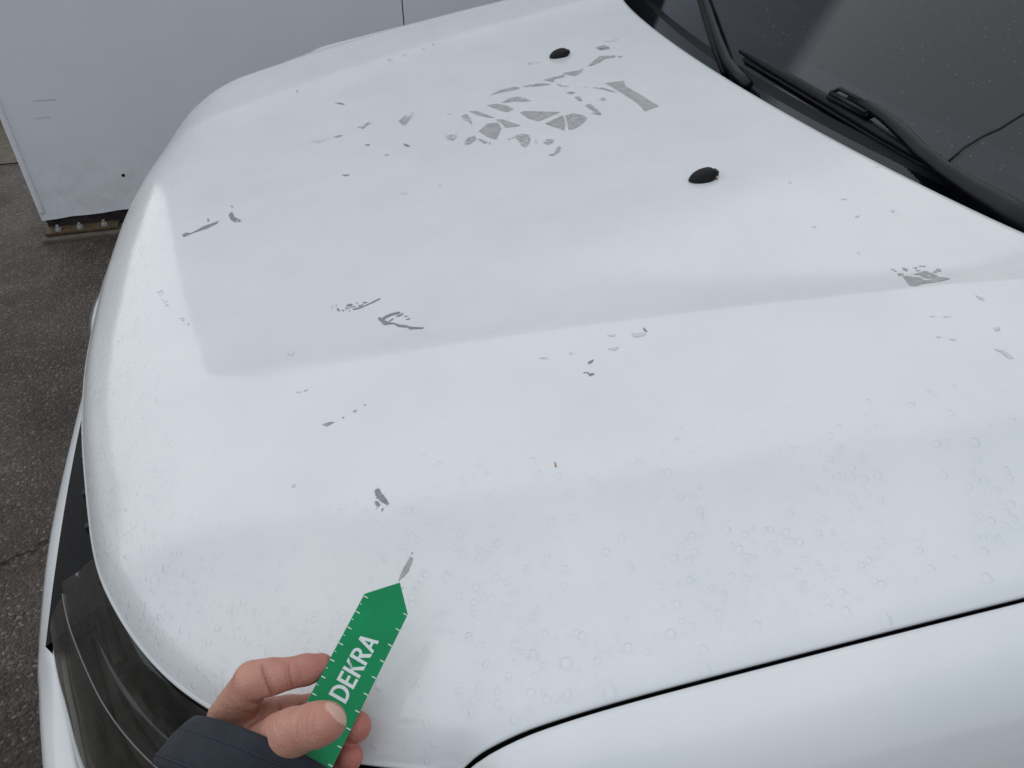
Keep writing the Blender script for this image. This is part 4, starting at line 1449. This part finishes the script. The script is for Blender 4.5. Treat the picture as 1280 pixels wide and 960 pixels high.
def surface_nets(F, org, h):
    nx, ny, nz = F.shape
    neg = F < 0
    cnt = np.zeros((nx-1, ny-1, nz-1), np.int16)
    acc = np.zeros((nx-1, ny-1, nz-1, 3), np.float32)
    sl = lambda o_, n: slice(o_, o_ + n - 1)
    for ax in range(3):
        o1, o2 = [k for k in range(3) if k != ax]
        for d1 in (0, 1):
            for d2 in (0, 1):
                off = [0, 0, 0]; off[o1] = d1; off[o2] = d2
                off2 = off.copy(); off2[ax] = 1
                A = F[sl(off[0], nx), sl(off[1], ny), sl(off[2], nz)]
                B = F[sl(off2[0], nx), sl(off2[1], ny), sl(off2[2], nz)]
                cr = (A < 0) != (B < 0)
                den = np.where(cr, A - B, 1)
                t = np.where(cr, A/den, 0)
                cnt += cr
                for k in range(3):
                    acc[..., k] += np.where(cr, (t if k == ax else off[k]), 0)
    act = cnt > 0
    ids = -np.ones(cnt.shape, np.int64)
    ii = np.argwhere(act)
    ids[act] = np.arange(len(ii))
    V_ = (ii + acc[act]/cnt[act][:, None])*h + org
    Fc = []
    for ax in range(3):
        o1, o2 = [(1, 2), (2, 0), (0, 1)][ax]
        a0 = [slice(None)]*3; a1 = [slice(None)]*3
        a0[ax] = slice(0, -1); a1[ax] = slice(1, None)
        ch_ = neg[tuple(a0)] != neg[tuple(a1)]
        q = np.argwhere(ch_)
        ok = (q[:, o1] > 0) & (q[:, o2] > 0) & (q[:, o1] < F.shape[o1]-1) & (q[:, o2] < F.shape[o2]-1)
        q = q[ok]
        flip = neg[tuple(a0)][tuple(q.T)]
        def cid(d1, d2):
            r_ = q.copy(); r_[:, o1] -= d1; r_[:, o2] -= d2
            return ids[tuple(r_.T)]
        quad = np.stack([cid(1, 1), cid(0, 1), cid(0, 0), cid(1, 0)], -1)
        quad[~flip] = quad[~flip][:, ::-1]
        Fc.append(quad)
    return V_, np.concatenate(Fc)
Vh, Fh = surface_nets(Dn, lo, H_)
# light relaxation
for _ in range(2):
    accv = np.zeros_like(Vh); cn = np.zeros(len(Vh))
    for k in range(4):
        a, b_ = Fh[:, k], Fh[:, (k+1) % 4]
        np.add.at(accv, a, Vh[b_]); np.add.at(accv, b_, Vh[a]); np.add.at(cn, a, 1); np.add.at(cn, b_, 1)
    Vh = .6*Vh + .4*accv/np.maximum(cn, 1)[:, None]
# colouring
tint = np.zeros((len(Vh), 4), np.float32); tint[:, 3] = 1
for nm, ch in fingers.items():
    tip = cc(*ch[-1][0]); dip = cc(*ch[-2][0]); pip = cc(*ch[1][0])
    k1 = {'index': .8, 'middle': .95, 'ring': 1.0, 'pinky': 1.0, 'thumb': .45}[nm]
    tint[:, 0] = np.maximum(tint[:, 0], k1*np.exp(-(np.linalg.norm(Vh-tip, axis=1)/.016)**2))
    tint[:, 0] = np.maximum(tint[:, 0], k1*.65*np.exp(-(np.linalg.norm(Vh-dip, axis=1)/.014)**2))
    tint[:, 0] = np.maximum(tint[:, 0], k1*.5*np.exp(-(np.linalg.norm(Vh-pip, axis=1)/.013)**2))
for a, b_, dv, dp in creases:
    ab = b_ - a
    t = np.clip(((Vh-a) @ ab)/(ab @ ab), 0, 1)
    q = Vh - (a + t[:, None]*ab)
    tint[:, 2] = np.maximum(tint[:, 2], min(1, dp*560)*np.exp(-((q @ dv)/.0007)**2)*np.exp(-(np.linalg.norm(q, axis=1)/.005)**4))  # creases tinted darker: pigment plus painted-in shade
# thumb nail
pxv = 640 + Vh[:, 0]/-Vh[:, 2]*FPX; pyv = 480 - Vh[:, 1]/-Vh[:, 2]*FPX
near_thumb = np.linalg.norm(Vh - thm[3], axis=1) < .0145
ca, sa = math.cos(R(47)), math.sin(R(47))
qa = (pxv-424)*ca + (pyv-889)*sa; qb = -(pxv-424)*sa + (pyv-889)*ca
em = (qa/19)**4 + (qb/10.5)**4
nail = np.clip((1.08 - em)*6, 0, 1)*near_thumb*(Vh[:, 2] > thm[3][2])
tint[:, 1] = np.maximum(tint[:, 1], nail)
rimn = np.exp(-((em-1.15)/.25)**2)*near_thumb*(Vh[:, 2] > thm[3][2])
tint[:, 0] = np.maximum(tint[:, 0], .6*rimn)
# nail plate stands slightly proud
ctr_d = unit(thm[3]-thm[2])
Vh = Vh + (Vh - thm[3])/np.linalg.norm(Vh - thm[3], axis=1)[:, None]*(.0004*nail)[:, None]
CM = np.stack([_Rt, _up, -_fw], 1)
Wh = Vh @ CM.T + CAM
person = mesh_obj('person', Wh, Fh, SKIN, None, label='hand in a dark navy jacket sleeve holding the green card over the bonnet', category='person')
ca_ = person.data.color_attributes.new('tint', 'FLOAT_COLOR', 'POINT')
ca_.data.foreach_set('color', tint.reshape(-1))
bm = bmesh.new(); bm.from_mesh(person.data); bmesh.ops.recalc_face_normals(bm, faces=bm.faces); bm.to_mesh(person.data); bm.free()

# sleeve
def ring(c, half, near, far, n=56, seed=0, amp=.0015, kk=2.3):
    """ellipse through centre c with half axis `half` and depth axis near/far (camera metric)"""
    pts = []
    for k in range(n):
        an = 2*math.pi*k/n
        co, si = math.cos(an), math.sin(an)
        co_ = math.copysign(abs(co)**(2/kk), co); si_ = math.copysign(abs(si)**(2/kk), si)
        p = c + half*co_ + (near if si_ > 0 else -far)*si_
        wv = amp*(math.sin(3*an + seed) + .6*math.sin(7*an + seed*1.7) + .4*math.sin(11*an+seed*2.9))
        d = p - c
        p = p + d/np.linalg.norm(d)*wv
        pts.append(p)
    return pts
def tow(r): return [tuple(np.array(p) @ CM.T + CAM) for p in r]
def mk(c1, hx, hy, nx_, ny_, nd_, amp, seed, fd=None):
    c = cc(*c1); d = c1[2]*KD
    half = np.array([hx/FPX*d, -hy/FPX*d, 0])
    near = np.array([nx_/FPX*d, -ny_/FPX*d, nd_*KD])
    far = near*(1.15 if fd is None else fd)
    return ring(c, half, near, far, seed=seed, amp=amp)
rows_c = [mk((330, 935, .452), 82, 36, 28, -38, .029, .0002, 0), mk((329, 934, .452), 87, 37, 28, -40, .0315, .0003, 0), mk((323, 942, .452), 91, 38, 28, -40, .033, .0004, .1),
          mk((310, 958, .451), 95, 38, 28, -40, .034, .0006, .3), mk((293, 984, .450), 99, 38, 28, -38, .035, .0007, .5), mk((288, 992, .450), 98, 38, 28, -38, .0345, .0007, .5), mk((287, 994, .450), 92, 36, 27, -36, .032, .0006, .5)]
sleeve_rows = [mk((300, 975, .452), 86, 35, 27, -36, .030, .001, .5), mk((285, 1000, .450), 88, 35, 25, -33, .031, .002, 1.0), mk((262, 1050, .447), 92, 36, 22, -28, .034, .003, 1.5), mk((240, 1110, .442), 98, 36, 22, -30, .037, .0035, 2.2),
               mk((215, 1190, .436), 106, 36, 16, -20, .041, .004, 2.9), mk((190, 1280, .428), 116, 34, 4, 0, .045, .004, 3.6), mk((165, 1380, .420), 124, 30, 0, 4, .049, .004, 4.4), mk((145, 1480, .410), 130, 26, 0, 8, .052, .004, 5.2), mk((130, 1560, .395), 132, 20, 0, 10, .052, .003, 6)]
slv = MB().loft([tow(r) for r in sleeve_rows], close=True)
slv.f.append(tuple(range(len(slv.v)-56, len(slv.v))))
sleeve = slv.build('jacket_sleeve', FABRIC, person)
inner = [mk((330, 935, .452), 82, 36, 28, -38, .029, .0002, 0), mk((318, 950, .452), 80, 34, 28, -38, .027, .0002, 0), mk((300, 978, .452), 80, 34, 28, -37, .027, .0002, 0)]
cuff = MB().loft([tow(r) for r in inner[::-1]] + [tow(r) for r in rows_c], close=True).build('cuff', FABRIC, sleeve)
# stitching round the cuff
STITCH = simple('stitch_thread', (.016, .02, .03), .8)
def blend(f_, grow):
    a, b_ = np.array(rows_c[2]), np.array(rows_c[4])
    q = a + (b_-a)*f_
    c = q.mean(0)
    return c + (q-c)*grow
q = blend(.20, 1.004)
pts = tow(list(q) + [q[0]])
m_ = MB(); m_.tube(pts, .0008, 6); m_.build('seam', STITCH, sleeve)
q = blend(.93, 1.004)
m_ = MB(); m_.tube(tow(list(q) + [q[0]]), .0009, 6); m_.build('seam', STITCH, sleeve)
for kk_ in (19, 22):
    l_ = [blend(f_, 1.005)[kk_] for f_ in np.linspace(-.05, 1.02, 10)]
    MB().tube(tow(l_), .0009, 6).build('seam', STITCH, sleeve)
